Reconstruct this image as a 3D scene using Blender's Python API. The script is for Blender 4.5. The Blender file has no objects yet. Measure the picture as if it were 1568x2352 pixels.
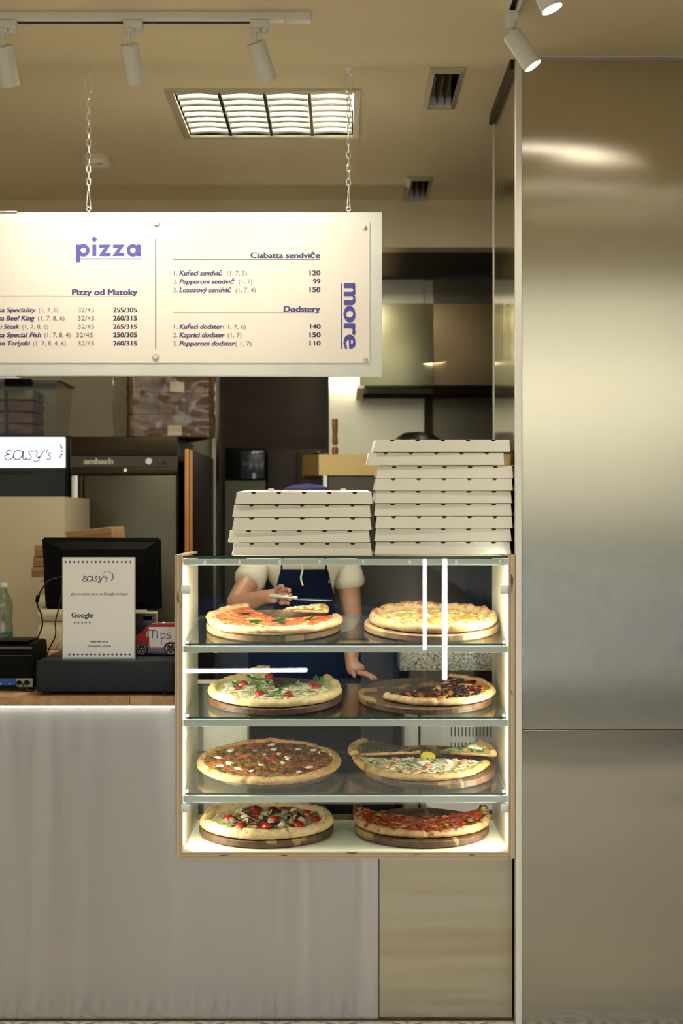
import bpy, bmesh, math, random
from mathutils import Vector, Matrix, noise

random.seed(7)
F = 50.0 / 24.0 * 1568.0
VX, VY, EYE = 784.0, 1192.0, 1.5
def WX(px, Y): return (px - VX) / F * Y
def WZ(py, Y): return EYE - (py - VY) / F * Y
def W(px, py, Y): return Vector((WX(px, Y), Y, WZ(py, Y)))

sc = bpy.context.scene
# ------------------------------------------------------------------ camera
cam = bpy.data.cameras.new('camera'); camo = bpy.data.objects.new('camera', cam)
sc.collection.objects.link(camo); sc.camera = camo
camo.location = (0, 0, EYE); camo.rotation_euler = (math.pi / 2, 0, 0)
cam.sensor_fit = 'HORIZONTAL'; cam.sensor_width = 24; cam.lens = 50
cam.shift_y = 16 / 1568
cam.clip_start = .05
cam.dof.use_dof = True; cam.dof.focus_distance = 4.38; cam.dof.aperture_fstop = 2.8
# ------------------------------------------------------------------ world, exposure
sc.view_settings.view_transform = 'Standard'; sc.view_settings.look = 'None'
sc.view_settings.gamma = 1; sc.view_settings.use_curve_mapping = False
sc.view_settings.exposure = 0.8
world = bpy.data.worlds.new('world'); sc.world = world; world.use_nodes = True
bg = world.node_tree.nodes['Background']
bg.inputs[0].default_value = (.88, .95, 1.0, 1); bg.inputs[1].default_value = 2.0
sc.cycles.max_bounces = 10; sc.cycles.transparent_max_bounces = 24
sc.cycles.use_denoising = True; sc.cycles.caustics_reflective = False
sc.cycles.sample_clamp_indirect = 6

def light(name, kind, loc, energy, color=(1, 1, 1), target=None, **kw):
    l = bpy.data.lights.new(name, kind); l.energy = energy; l.color = color
    for k, v in kw.items(): setattr(l, k, v)
    o = bpy.data.objects.new(name, l); sc.collection.objects.link(o); o.location = loc
    if target is not None:
        o.rotation_euler = (Vector(target) - Vector(loc)).to_track_quat('-Z', 'Y').to_euler()
    return o
WARM = (1, .86, .62)
# daylight portal in the open shop front
pt = light('shopfront_portal', 'AREA', (0, .05, 1.4), 1, target=(0, 4, 1.4), shape='RECTANGLE', size=6.0, size_y=2.9)
light('sun', 'SUN', (0, 0, 12), 5.0, (1, .95, .84), target=(3, -7, 2.5), angle=.02)
pt.data.cycles.is_portal = True
# kitchen ceiling fitting glow, cabinet and hood lamps
light('kitchen_light', 'AREA', (-.26, 4.9, 2.86), 9, (1, .93, .76), target=(-.26, 4.9, 0), shape='RECTANGLE', size=.55, size_y=.5)
light('hood_lamp_light', 'AREA', (.2, 6.6, 2.2), 4, (1, .90, .66), target=(.4, 6.8, 0), shape='RECTANGLE', size=.8, size_y=.2)
light('hood_corner_lamp_light', 'POINT', (-.02, 6.80, 2.30), 3, (1, .82, .5), shadow_soft_size=.04)

# ------------------------------------------------------------------ materials
def mat(name, col=(.5, .5, .5), rough=.5, metal=0., **k):
    m = bpy.data.materials.new(name); m.use_nodes = True
    nt = m.node_tree; b = nt.nodes['Principled BSDF']
    b.inputs['Base Color'].default_value = (*col, 1)
    b.inputs['Roughness'].default_value = rough; b.inputs['Metallic'].default_value = metal
    if 'spec' in k: b.inputs['Specular IOR Level'].default_value = k['spec']
    if 'emit' in k:
        b.inputs['Emission Color'].default_value = (*k.get('ecol', col), 1); b.inputs['Emission Strength'].default_value = k['emit']
    if 'aniso' in k: b.inputs['Anisotropic'].default_value = k['aniso']
    if 'sss' in k:
        b.inputs['Subsurface Weight'].default_value = k['sss']; b.inputs['Subsurface Radius'].default_value = (.02, .01, .005)
    if 'coat' in k: b.inputs['Coat Weight'].default_value = k['coat']
    return m
def N(m, t, **k):
    n = m.node_tree.nodes.new(t)
    for a, v in k.items(): setattr(n, a, v)
    return n
def L(m, a, b): m.node_tree.links.new(a, b)
def bsdf(m): return m.node_tree.nodes['Principled BSDF']
def coords(m, scale=(1, 1, 1), which='Object', rot=(0, 0, 0)):
    tc = N(m, 'ShaderNodeTexCoord'); mp = N(m, 'ShaderNodeMapping')
    mp.inputs['Scale'].default_value = scale; mp.inputs['Rotation'].default_value = rot
    L(m, tc.outputs[which], mp.inputs[0]); return mp.outputs[0]
def world_coords(m, scale=(1, 1, 1)):
    g = N(m, 'ShaderNodeNewGeometry'); mp = N(m, 'ShaderNodeMapping')
    mp.inputs['Scale'].default_value = scale
    L(m, g.outputs['Position'], mp.inputs[0]); return mp.outputs[0]
def noisetex(m, vec, scale, detail=4, rough=.5, dist=0):
    n = N(m, 'ShaderNodeTexNoise'); n.inputs['Scale'].default_value = scale; n.inputs['Detail'].default_value = detail
    n.inputs['Roughness'].default_value = rough; n.inputs['Distortion'].default_value = dist
    if vec is not None: L(m, vec, n.inputs['Vector'])
    return n
def ramp(m, fac, stops, interp='LINEAR'):
    r = N(m, 'ShaderNodeValToRGB'); r.color_ramp.interpolation = interp
    e = r.color_ramp.elements
    while len(e) < len(stops): e.new(.5)
    for i, (p, c) in enumerate(stops): e[i].position = p; e[i].color = (*c, 1)
    L(m, fac, r.inputs[0]); return r.outputs[0]
def bump(m, h, strength=.3, dist=.01):
    b = N(m, 'ShaderNodeBump'); b.inputs['Strength'].default_value = strength; b.inputs['Distance'].default_value = dist
    L(m, h, b.inputs['Height']); L(m, b.outputs[0], bsdf(m).inputs['Normal']); return b
def noisy(name, c1, c2, scale, rough=.6, bs=0, bd=.002, detail=5, metal=0, lo=.35, hi=.65, stretch=(1, 1, 1), **k):
    m = mat(name, c1, rough, metal, **k)
    n = noisetex(m, coords(m, stretch), scale, detail)
    L(m, ramp(m, n.outputs[0], [(lo, c1), (hi, c2)]), bsdf(m).inputs['Base Color'])
    if bs: bump(m, n.outputs[0], bs, bd)
    return m
def steel(name, col, rough, brush='x', aniso=.75, wave=.25, wscale=2.0, stretch=(1, 1, 1), var=.012, spread=0.):
    m = mat(name, col, rough, 1.0, aniso=aniso)
    tv = N(m, 'ShaderNodeCombineXYZ')
    tv.inputs[2 if brush == 'x' else 0].default_value = 1.0
    L(m, tv.outputs[0], bsdf(m).inputs['Tangent'])
    v = world_coords(m, stretch); n = noisetex(m, v, wscale, 2)
    bp = bump(m, n.outputs[0], wave, .02)
    if spread:   # fine scratches turn the surface sideways at random, across the brushing only
        acc = None
        for k in range(3):
            w = N(m, 'ShaderNodeTexWhiteNoise', noise_dimensions='3D'); L(m, world_coords(m, (9173 + 77 * k, 8111, 7919 + 31 * k)), w.inputs['Vector'])
            if acc is None: acc = w.outputs['Value']
            else:
                a = N(m, 'ShaderNodeMath', operation='ADD'); L(m, acc, a.inputs[0]); L(m, w.outputs['Value'], a.inputs[1]); acc = a.outputs[0]
        q = N(m, 'ShaderNodeMath', operation='MULTIPLY_ADD'); L(m, acc, q.inputs[0]); q.inputs[1].default_value = spread; q.inputs[2].default_value = -1.5 * spread
        cv = N(m, 'ShaderNodeCombineXYZ'); L(m, q.outputs[0], cv.inputs[2 if brush == 'x' else 0])
        va = N(m, 'ShaderNodeVectorMath', operation='ADD'); L(m, bp.outputs[0], va.inputs[0]); L(m, cv.outputs[0], va.inputs[1])
        vn_ = N(m, 'ShaderNodeVectorMath', operation='NORMALIZE'); L(m, va.outputs[0], vn_.inputs[0]); L(m, vn_.outputs[0], bsdf(m).inputs['Normal'])
    v2 = world_coords(m, (3, 3, 260) if brush == 'x' else (260, 3, 3)); n2 = noisetex(m, v2, 1.5, 3)
    rr = N(m, 'ShaderNodeMapRange'); rr.inputs[3].default_value = rough - var; rr.inputs[4].default_value = rough + var
    L(m, n2.outputs[0], rr.inputs[0]); L(m, rr.outputs[0], bsdf(m).inputs['Roughness'])
    c2 = tuple(c * .975 for c in col)
    L(m, ramp(m, n2.outputs[0], [(.3, c2), (.7, col)]), bsdf(m).inputs['Base Color'])
    return m
def clear_glass(name, tint=(.93, .97, .95), refl=1.0, rough=0.0):
    m = mat(name); nt = m.node_tree; nt.nodes.remove(bsdf(m))
    out = nt.nodes['Material Output']
    t = N(m, 'ShaderNodeBsdfTransparent'); t.inputs[0].default_value = (*tint, 1)
    g = N(m, 'ShaderNodeBsdfGlossy'); g.inputs['Roughness'].default_value = rough
    fr = N(m, 'ShaderNodeFresnel'); ge = N(m, 'ShaderNodeNewGeometry')
    io = N(m, 'ShaderNodeMapRange'); io.inputs[3].default_value = 1.5; io.inputs[4].default_value = 1 / 1.5
    L(m, ge.outputs['Backfacing'], io.inputs[0]); L(m, io.outputs[0], fr.inputs[0])   # same reflectance on both sides of a thin pane
    mu = N(m, 'ShaderNodeMath', operation='MULTIPLY'); mu.inputs[1].default_value = refl; mu.use_clamp = True
    L(m, fr.outputs[0], mu.inputs[0])
    mx = N(m, 'ShaderNodeMixShader'); L(m, mu.outputs[0], mx.inputs[0]); L(m, t.outputs[0], mx.inputs[1]); L(m, g.outputs[0], mx.inputs[2])
    L(m, mx.outputs[0], out.inputs[0]); return m

M = {}
M['ceiling'] = noisy('ceiling_paint', (.80, .685, .46), (.83, .715, .49), 1.2, .75)
M['wall'] = noisy('wall_paint', (.70, .62, .44), (.74, .655, .47), 1.5, .7)
M['white_paint'] = mat('white_paint', (.84, .84, .80), .4)
M['counter_steel'] = steel('counter_steel', (.43, .42, .41), .25, 'x', .85, 1.0, 2.0, (2.0, 1, .10))
M['counter_steel_b'] = steel('counter_steel_warm', (.49, .465, .37), .30, 'z', .7, .6, 2.2, (.3, 1, 3.4))
M['wall_steel'] = steel('wall_steel', (.62, .585, .48), .15, 'z', .3, .12, 1.0, (.3, 1, .9), spread=.36)
M['wall_steel_dark'] = steel('wall_steel_lower', (.37, .355, .305), .15, 'z', .3, .35, 1.4, (.4, 1, 1.8), spread=.18)
M['side_steel'] = steel('return_steel', (.60, .52, .39), .12, 'z', .2, .10, 3, (1, 2, .4), .01)
M['kitchen_steel'] = steel('kitchen_steel', (.60, .58, .48), .30, 'z', .5, .08, 1.5)
M['dark_steel'] = steel('dark_steel', (.05, .038, .022), .38, 'z', .3, .08, 1.5)
M['hood_steel'] = steel('hood_steel', (.50, .48, .30), .30, 'z', .2, .35, 1.4)
M['hood_dark'] = steel('hood_steel_dark_reflection', (.16, .12, .07), .35, 'z', .2, .1, 1.5)  # hood steel with a dark mirror reflection put into its colour
M['alu'] = mat('aluminium', (.72, .74, .72), .42, .75)
M['alu_post'] = mat('post_aluminium', (.80, .79, .73), .45, .35)
M['chrome'] = mat('chrome', (.9, .89, .85), .25, .75)
M['zinc'] = noisy('galvanised_sheet', (.84, .90, .85), (.92, .96, .91), 9, .5, metal=.1)
M['sign_face'] = mat('sign_print_cream', (.95, .90, .81), .45)
M['ink'] = mat('violet_ink', (.075, .065, .24), .5)
M['ink_big'] = mat('violet_ink_bright', (.10, .105, .43), .5)
M['ink_dark'] = mat('dark_ink', (.05, .04, .10), .5)
M['ink_thin'] = mat('grey_violet_ink', (.20, .18, .26), .5)
M['black'] = noisy('black_plastic', (.003, .003, .0032), (.005, .005, .0055), 40, .42, spec=.06)
M['black_matte'] = mat('black_matte', (.006, .006, .006), .7)
M['navy_metal'] = noisy('powder_coat_navy', (.011, .015, .021), (.014, .019, .026), 60, .5, .1, .0005, spec=.25)
M['dark'] = mat('dark_void', (.01, .008, .006), .8)
M['dark_brown'] = noisy('dark_brown_panel', (.009, .005, .0025), (.016, .009, .005), 3, .5, stretch=(1, 1, 8), spec=.25)
M['white_board'] = mat('white_box_board', (.80, .785, .71), .6)
M['cream_lam'] = mat('cream_laminate', (.82, .79, .64), .35)
M['led'] = mat('led_strip', (1, .97, .82), .5, emit=2.2, ecol=(1, .95, .78))
M['tube_white'] = mat('white_tube', (1, 1, 1), .5, emit=22, ecol=(1, 1, .98))
M['led_counter'] = mat('counter_led', (1, 1, .95), .5, emit=7, ecol=(1, .98, .92))
M['lamp_face'] = mat('spot_lamp_face', (1, .95, .9), .5, emit=60, ecol=(1, .93, .84))
M['tube'] = mat('fluorescent_tube', (1, 1, .92), .5, emit=30, ecol=(1, .98, .86))
M['louver'] = mat('louver_mirror', (.9, .92, .84), .25, .25)
M['glass_front'] = clear_glass('front_glass', (.96, .98, .97), 1.3)
M['glass_shelf'] = clear_glass('shelf_glass', (.90, .95, .92), 1.3)
M['glass_edge'] = mat('glass_edge_green', (.012, .06, .042), .15)
M['acrylic'] = clear_glass('clear_plastic', (.86, .88, .86), 1.6, .08)
M['film'] = clear_glass('stretch_film', (.84, .76, .62), 2.6, .10)
M['cardboard'] = noisy('cardboard', (.36, .21, .09), (.42, .25, .12), 6, .75)
M['cardboard_dark'] = noisy('brown_carton', (.12, .062, .025), (.16, .085, .035), 6, .75)
M['paper'] = mat('white_paper', (.88, .89, .89), .6)
M['skin'] = noisy('skin', (.42, .20, .12), (.47, .24, .15), 20, .5, sss=.08)
M['tattoo'] = noisy('tattooed_skin', (.42, .20, .12), (.10, .14, .12), 28, .5, lo=.45, hi=.6)
M['tshirt'] = noisy('cream_cotton', (.66, .60, .48), (.70, .645, .53), 60, .85, .15, .001)
M['apron'] = noisy('navy_cloth', (.004, .009, .038), (.006, .013, .050), 80, .85, .1, .001, spec=.1)
M['cap'] = mat('blue_cap_cloth', (.02, .02, .11), .8)
M['trouser'] = mat('dark_trousers', (.02, .02, .03), .8)
M['oak_orange'] = noisy('orange_wood_edge', (.42, .17, .035), (.5, .22, .05), 4, .45, stretch=(8, 8, .6))
M['mill'] = noisy('turned_wood', (.24, .075, .02), (.32, .11, .03), 10, .35, stretch=(1, 1, .3))
M['brass'] = steel('brassy_steel', (.52, .38, .17), .3, 'z', .3, .08, 2)
M['granite'] = None
def granite():
    m = mat('speckled_granite', (.4, .4, .35), .35)
    v = N(m, 'ShaderNodeTexVoronoi'); v.inputs['Scale'].default_value = 230; L(m, coords(m), v.inputs['Vector'])
    L(m, ramp(m, v.outputs['Color'], [(.1, (.06, .055, .04)), (.35, (.22, .19, .13)), (.55, (.42, .40, .32)), (.8, (.62, .6, .52))]), bsdf(m).inputs['Base Color'])
    return m
M['granite'] = granite()
def plywood(name, horizontal):
    m = mat(name, (.45, .33, .2), .55)
    sc_ = (3, 3, 500) if horizontal else (500, 3, 3)
    n = noisetex(m, world_coords(m, sc_), .8, 1)
    w = N(m, 'ShaderNodeTexWave', wave_type='BANDS', bands_direction='Z' if horizontal else 'X')
    w.inputs['Scale'].default_value = 70; w.inputs['Distortion'].default_value = .6; L(m, world_coords(m), w.inputs['Vector'])
    c = ramp(m, w.outputs[0], [(.15, (.36, .25, .15)), (.5, (.58, .45, .29)), (.85, (.70, .58, .41))])
    n2 = noisetex(m, world_coords(m, (14, 14, 90) if horizontal else (90, 14, 14)), 1, 2)
    mx = N(m, 'ShaderNodeMix', data_type='RGBA'); L(m, ramp(m, n2.outputs[0], [(.66, (0, 0, 0)), (.72, (1, 1, 1))]), mx.inputs['Factor'])
    L(m, c, mx.inputs['A']); mx.inputs['B'].default_value = (.12, .07, .04, 1)
    L(m, mx.outputs['Result'], bsdf(m).inputs['Base Color']); return m
M['ply_v'] = plywood('plywood_edge_upright', False); M['ply_h'] = plywood('plywood_edge_level', True)
def wood(name, dark, mid, pale, patch=.62, rough=.45):
    m = mat(name, mid, rough)
    oi = N(m, 'ShaderNodeObjectInfo')
    v = coords(m, (22, 2.2, 22)); n = noisetex(m, v, 2.4, 6, .6, .6)
    L(m, n.outputs[0], bsdf(m).inputs['Roughness'])
    c = ramp(m, n.outputs[0], [(.3, dark), (.68, mid)])
    n2 = noisetex(m, coords(m, (9, 5, 9)), 1.3, 3)
    ad = N(m, 'ShaderNodeMath', operation='ADD'); L(m, n2.outputs[0], ad.inputs[0])
    mr = N(m, 'ShaderNodeMapRange'); mr.inputs[3].default_value = -.16; mr.inputs[4].default_value = .14
    L(m, oi.outputs['Random'], mr.inputs[0]); L(m, mr.outputs[0], ad.inputs[1])
    mx = N(m, 'ShaderNodeMix', data_type='RGBA')
    L(m, ramp(m, ad.outputs[0], [(patch, (0, 0, 0)), (patch + .05, (1, 1, 1))]), mx.inputs['Factor'])
    L(m, c, mx.inputs['A']); mx.inputs['B'].default_value = (*pale, 1)
    L(m, mx.outputs['Result'], bsdf(m).inputs['Base Color']); return m
M['acacia'] = wood('acacia_board', (.035, .016, .008), (.125, .062, .03), (.36, .23, .10), .64)
M['acacia_pale'] = wood('pale_acacia_board', (.12, .065, .03), (.27, .16, .08), (.42, .29, .15), .52)
M['worktop'] = wood('oak_worktop', (.34, .18, .07), (.48, .28, .12), (.52, .32, .15), .6)
def dough(name, c1, c2, burn, amount=.58):
    m = mat(name, c1, .6, sss=.05)
    n = noisetex(m, coords(m), 38, 6, .6)
    c = ramp(m, n.outputs[0], [(.36, c1), (.6, c2)])
    g = N(m, 'ShaderNodeTexCoord'); sp = N(m, 'ShaderNodeSeparateXYZ'); L(m, g.outputs['Object'], sp.inputs[0])
    mr = N(m, 'ShaderNodeMapRange'); mr.inputs[1].default_value = .012; mr.inputs[2].default_value = .034
    L(m, sp.outputs['Z'], mr.inputs[0])
    n3 = noisetex(m, coords(m), 48, 4, .6)
    mu = N(m, 'ShaderNodeMath', operation='MULTIPLY_ADD'); L(m, mr.outputs[0], mu.inputs[0]); mu.inputs[1].default_value = .22; L(m, n3.outputs[0], mu.inputs[2])
    mx = N(m, 'ShaderNodeMix', data_type='RGBA'); L(m, ramp(m, mu.outputs[0], [(amount, (0, 0, 0)), (amount + .13, (1, 1, 1))]), mx.inputs['Factor'])
    L(m, c, mx.inputs['A']); mx.inputs['B'].default_value = (*burn, 1)
    L(m, mx.outputs['Result'], bsdf(m).inputs['Base Color']); bump(m, n.outputs[0], .4, .004); return m
M['dough_pale'] = dough('pale_crust', (.46, .29, .13), (.58, .40, .21), (.28, .10, .025), .63)
M['dough_cream'] = dough('cream_crust', (.58, .42, .20), (.70, .54, .29), (.40, .17, .045), .68)
M['dough_gold'] = dough('golden_crust', (.50, .27, .09), (.62, .39, .16), (.32, .09, .015), .58)
M['dough_brown'] = dough('dark_baked_crust', (.38, .21, .08), (.54, .34, .16), (.10, .03, .01), .58)
def topping(name, stops, scale=26, rough=.35, bs=.6, dist=.8):
    m = mat(name, stops[0][1], rough)
    n = noisetex(m, coords(m), scale * 2.4, 6, .65, dist)
    L(m, ramp(m, n.outputs[0], stops), bsdf(m).inputs['Base Color'])
    bump(m, n.outputs[0], bs, .006); return m
M['t_tomato'] = topping('baked_tomato_cheese', [(.3, (.24, .03, .01)), (.45, (.48, .08, .02)), (.57, (.62, .18, .045)), (.74, (.74, .40, .15))], 30)
M['t_cheese'] = topping('baked_white_cheese', [(.32, (.34, .12, .02)), (.42, (.58, .38, .08)), (.55, (.64, .52, .18)), (.72, (.70, .60, .30))], 26)
M['t_cream'] = topping('cream_cheese_base', [(.3, (.46, .30, .07)), (.42, (.58, .52, .20)), (.58, (.68, .64, .34)), (.74, (.74, .70, .46))], 24)
M['t_salami'] = topping('salami_pizza_base', [(.3, (.30, .035, .01)), (.46, (.52, .08, .02)), (.6, (.66, .22, .04)), (.75, (.78, .46, .12))], 22)
M['t_meat'] = topping('shredded_meat_base', [(.3, (.16, .035, .012)), (.45, (.42, .11, .03)), (.56, (.62, .27, .07)), (.68, (.72, .44, .16)), (.8, (.5, .08, .02))], 48, dist=1.5)
M['t_ham'] = topping('ham_pizza_base', [(.3, (.40, .33, .14)), (.45, (.60, .56, .30)), (.6, (.72, .66, .40)), (.75, (.45, .2, .14))], 20)
M['t_onion'] = topping('tomato_onion_base', [(.3, (.14, .012, .008)), (.44, (.36, .04, .012)), (.55, (.52, .12, .02)), (.7, (.66, .32, .08))], 26, .22, .9, 1.6)
M['t_spinach'] = topping('spinach_slice_base', [(.35, (.02, .025, .01)), (.48, (.12, .12, .03)), (.58, (.60, .5, .2)), (.75, (.74, .64, .34))], 40)
M['tomato'] = mat('cherry_tomato_skin', (.46, .018, .010), .18, coat=.4)
M['olive'] = mat('black_olive', (.008, .007, .009), .3)
M['olive_green'] = mat('green_olive', (.16, .14, .03), .3)
M['basil'] = noisy('basil_leaf', (.035, .12, .015), (.07, .2, .03), 60, .4)
M['arugula'] = noisy('arugula_leaf', (.14, .34, .05), (.34, .50, .14), 60, .45)
M['herb'] = mat('chopped_herb', (.05, .15, .015), .5)
M['dark_meat'] = mat('dark_meat', (.13, .035, .015), .4)
M['mozz'] = noisy('mozzarella_chunk', (.84, .78, .58), (.9, .87, .74), 50, .4, sss=.1)
M['parmesan'] = mat('shaved_parmesan', (.80, .72, .48), .4)
M['ham'] = noisy('cured_ham', (.36, .07, .06), (.58, .22, .17), 40, .35)
M['salami'] = noisy('salami_slice', (.42, .05, .02), (.52, .08, .03), 60, .35)
M['salmon'] = noisy('salmon_piece', (.72, .30, .17), (.80, .42, .27), 60, .35)
M['mush'] = mat('mushroom_piece', (.09, .06, .035), .5)
M['onion'] = mat('red_onion_strip', (.30, .06, .10), .3)
M['shred'] = noisy('meat_shred', (.40, .10, .03), (.66, .30, .09), 70, .45)
M['lemon'] = mat('lemon_flesh', (.85, .66, .06), .3)
M['red_tin'] = mat('red_enamel', (.45, .015, .012), .2, coat=.5)
M['blue_tin'] = mat('blue_enamel', (.10, .17, .42), .25)
M['rubber'] = mat('rubber', (.012, .012, .012), .6)
M['bluepanel'] = mat('blue_port_panel', (.012, .07, .30), .4)
M['greyplate'] = mat('grey_port_plate', (.36, .38, .38), .45)
M['lightbox'] = mat('lit_sign_panel', (.9, .9, 1), .5, emit=.95, ecol=(.93, .94, 1))
M['logo_blue'] = mat('logo_blue_ink', (.06, .09, .5), .5)
M['foam'] = mat('white_foam', (.72, .66, .48), .7)
M['gold_case'] = mat('gold_case', (.72, .62, .38), .3, .5)
M['water'] = clear_glass('bottle_plastic', (.70, .82, .80), 2.2, .05)
M['blue_water'] = clear_glass('blue_bottle_bottom', (.35, .62, .72), 2.2, .05)
M['asphalt'] = noisy('asphalt', (.03, .03, .03), (.04, .04, .04), 30, .8)
M['paving'] = noisy('brown_paving', (.17, .135, .085), (.13, .105, .07), 9, .7)
M['facade'] = noisy('facade_plaster', (.62, .58, .48), (.70, .66, .55), 2, .8)
M['window_dark'] = mat('dark_window', (.03, .04, .05), .1)
M['car_paint'] = mat('blue_car_paint', (.05, .14, .36), .2, .3, coat=.8)

# ------------------------------------------------------------------ mesh helpers
WL = {}
def top(o):
    while o.parent: o = o.parent
    return o
def finish(name, bm, m, parent, shift, smooth):
    if shift is not None:
        for v in bm.verts: v.co -= shift
    bmesh.ops.recalc_face_normals(bm, faces=bm.faces)
    me = bpy.data.meshes.new(name); bm.to_mesh(me); bm.free()
    for mm in (m if isinstance(m, (list, tuple)) else [m]): me.materials.append(M[mm] if isinstance(mm, str) else mm)
    if smooth:
        for p in me.polygons: p.use_smooth = True
        if smooth != 2:
            try: me.set_sharp_from_angle(angle=math.radians(40))
            except Exception: pass
    o = bpy.data.objects.new(name, me); sc.collection.objects.link(o)
    if parent is not None: o.parent = parent; WL[o] = WL.get(parent, Vector())
    return o
def obj(name, bm, m, parent=None, smooth=1, kind=None, label=None):
    """geometry given in world coordinates"""
    if parent is not None: o = finish(name, bm, m, parent, WL[parent], smooth)
    else:
        xs = [v.co for v in bm.verts]
        c = Vector(((min(v.x for v in xs) + max(v.x for v in xs)) / 2, (min(v.y for v in xs) + max(v.y for v in xs)) / 2, min(v.z for v in xs)))
        o = finish(name, bm, m, None, c, smooth); o.location = c; WL[o] = c
    if kind: o['kind'] = kind
    if label: o['label'] = label
    return o
def lobj(name, bm, m, parent, smooth=1, kind=None, label=None):
    """geometry given in the parent's own coordinates"""
    o = finish(name, bm, m, parent, None, smooth)
    if kind: o['kind'] = kind
    if label: o['label'] = label
    return o
def thing(name, label, cat, loc=(0, 0, 0), rot=(0, 0, 0), group=None, kind=None):
    o = bpy.data.objects.new(name, None); sc.collection.objects.link(o); o.empty_display_size = .05
    o.location = loc; o.rotation_euler = rot; WL[o] = Vector(loc)
    if label: o['label'] = label
    if cat: o['category'] = cat
    if group: o['group'] = group
    if kind: o['kind'] = kind
    return o
def tag(o, label, cat, group=None):
    o['label'] = label; o['category'] = cat
    if group: o['group'] = group
    return o
def B(): return bmesh.new()
def box(bm, x0, x1, y0, y1, z0, z1, bev=0, mi=0, seg=2):
    r = bmesh.ops.create_cube(bm, size=1)
    for v in r['verts']: v.co = Vector((x0 + (v.co.x + .5) * (x1 - x0), y0 + (v.co.y + .5) * (y1 - y0), z0 + (v.co.z + .5) * (z1 - z0)))
    fs = list({f for v in r['verts'] for f in v.link_faces})
    for f in fs: f.material_index = mi
    if bev:
        es = list({e for v in r['verts'] for e in v.link_edges})
        bmesh.ops.bevel(bm, geom=es, offset=bev, segments=seg, affect='EDGES', profile=.6)
    return bm
def one(*a, **k): return box(B(), *a, **k)
def frame_of(d):
    d = d.normalized(); u = d.cross(Vector((0, 0, 1)))
    if u.length < 1e-4: u = Vector((1, 0, 0))
    u.normalize(); return u, d.cross(u).normalized()
def cyl(bm, p0, p1, r0, r1=None, n=24, cap=True, mi=0):
    p0, p1 = Vector(p0), Vector(p1); r1 = r0 if r1 is None else r1
    u, v = frame_of(p1 - p0)
    A = [bm.verts.new(p0 + (u * math.cos(t) + v * math.sin(t)) * r0) for t in [2 * math.pi * i / n for i in range(n)]]
    C = [bm.verts.new(p1 + (u * math.cos(t) + v * math.sin(t)) * r1) for t in [2 * math.pi * i / n for i in range(n)]]
    for i in range(n):
        f = bm.faces.new((A[i], A[(i + 1) % n], C[(i + 1) % n], C[i])); f.material_index = mi
    if cap:
        bm.faces.new(A[::-1]).material_index = mi; bm.faces.new(C).material_index = mi
    return bm
def lathe(bm, c, prof, n=32, axis=Vector((0, 0, 1)), mi=0):
    c = Vector(c); u, v = frame_of(axis); a = axis.normalized(); rings = []
    for r, z in prof:
        if r < 1e-6: rings.append([bm.verts.new(c + a * z)])
        else: rings.append([bm.verts.new(c + a * z + (u * math.cos(2 * math.pi * i / n) + v * math.sin(2 * math.pi * i / n)) * r) for i in range(n)])
    for A, C in zip(rings, rings[1:]):
        for i in range(n):
            j = (i + 1) % n
            vs = [A[i % len(A)], A[j % len(A)], C[j % len(C)], C[i % len(C)]]
            vs = list(dict.fromkeys(vs))
            if len(vs) > 2: bm.faces.new(vs).material_index = mi
    return bm
def tube(bm, pts, r, n=8, closed=False, mi=0):
    pts = [Vector(p) for p in pts]; rings = []; N_ = len(pts)
    for i, p in enumerate(pts):
        if closed: d = pts[(i + 1) % N_] - pts[i - 1]
        else: d = pts[min(i + 1, N_ - 1)] - pts[max(i - 1, 0)]
        d.normalize()
        if i == 0: u, v = frame_of(d)
        else:
            u = (u - d * u.dot(d)).normalized(); v = d.cross(u)
        rr = r[i] if isinstance(r, (list, tuple)) else r
        rings.append([bm.verts.new(p + (u * math.cos(2 * math.pi * k / n) + v * math.sin(2 * math.pi * k / n)) * rr) for k in range(n)])
    for i in range(N_ if closed else N_ - 1):
        A, C = rings[i], rings[(i + 1) % N_]
        for k in range(n): bm.faces.new((A[k], A[(k + 1) % n], C[(k + 1) % n], C[k])).material_index = mi
    if not closed: bm.faces.new(rings[0][::-1]); bm.faces.new(rings[-1])
    return bm
def smooth_path(pts, k=6):
    pts = [Vector(p) for p in pts]; out = []
    for i in range(len(pts) - 1):
        p0, p1, p2, p3 = pts[max(i - 1, 0)], pts[i], pts[i + 1], pts[min(i + 2, len(pts) - 1)]
        for j in range(k):
            t = j / k
            out.append(.5 * ((2 * p1) + (p2 - p0) * t + (2 * p0 - 5 * p1 + 4 * p2 - p3) * t * t + (3 * p1 - p0 - 3 * p2 + p3) * t ** 3))
    out.append(pts[-1]); return out
def prism(bm, pts, y0, y1, mi=0):
    """polygon in XZ extruded along Y"""
    A = [bm.verts.new((x, y0, z)) for x, z in pts]; C = [bm.verts.new((x, y1, z)) for x, z in pts]
    bm.faces.new(A).material_index = mi; bm.faces.new(C[::-1]).material_index = mi
    for i in range(len(pts)):
        j = (i + 1) % len(pts); bm.faces.new((A[i], C[i], C[j], A[j])).material_index = mi
    return bm
def hprism(bm, pts, z0, z1, mi=0):
    A = [bm.verts.new((x, y, z0)) for x, y in pts]; C = [bm.verts.new((x, y, z1)) for x, y in pts]
    bm.faces.new(A[::-1]).material_index = mi; bm.faces.new(C).material_index = mi
    for i in range(len(pts)):
        j = (i + 1) % len(pts); bm.faces.new((A[i], A[j], C[j], C[i])).material_index = mi
    return bm
def slab_px(x0, x1, y0, y1, Y, depth, bev=0):
    """box whose front face covers the given place at distance Y"""
    return one(WX(x0, Y), WX(x1, Y), Y, Y + depth, WZ(y1, Y), WZ(y0, Y), bev=bev)
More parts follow.
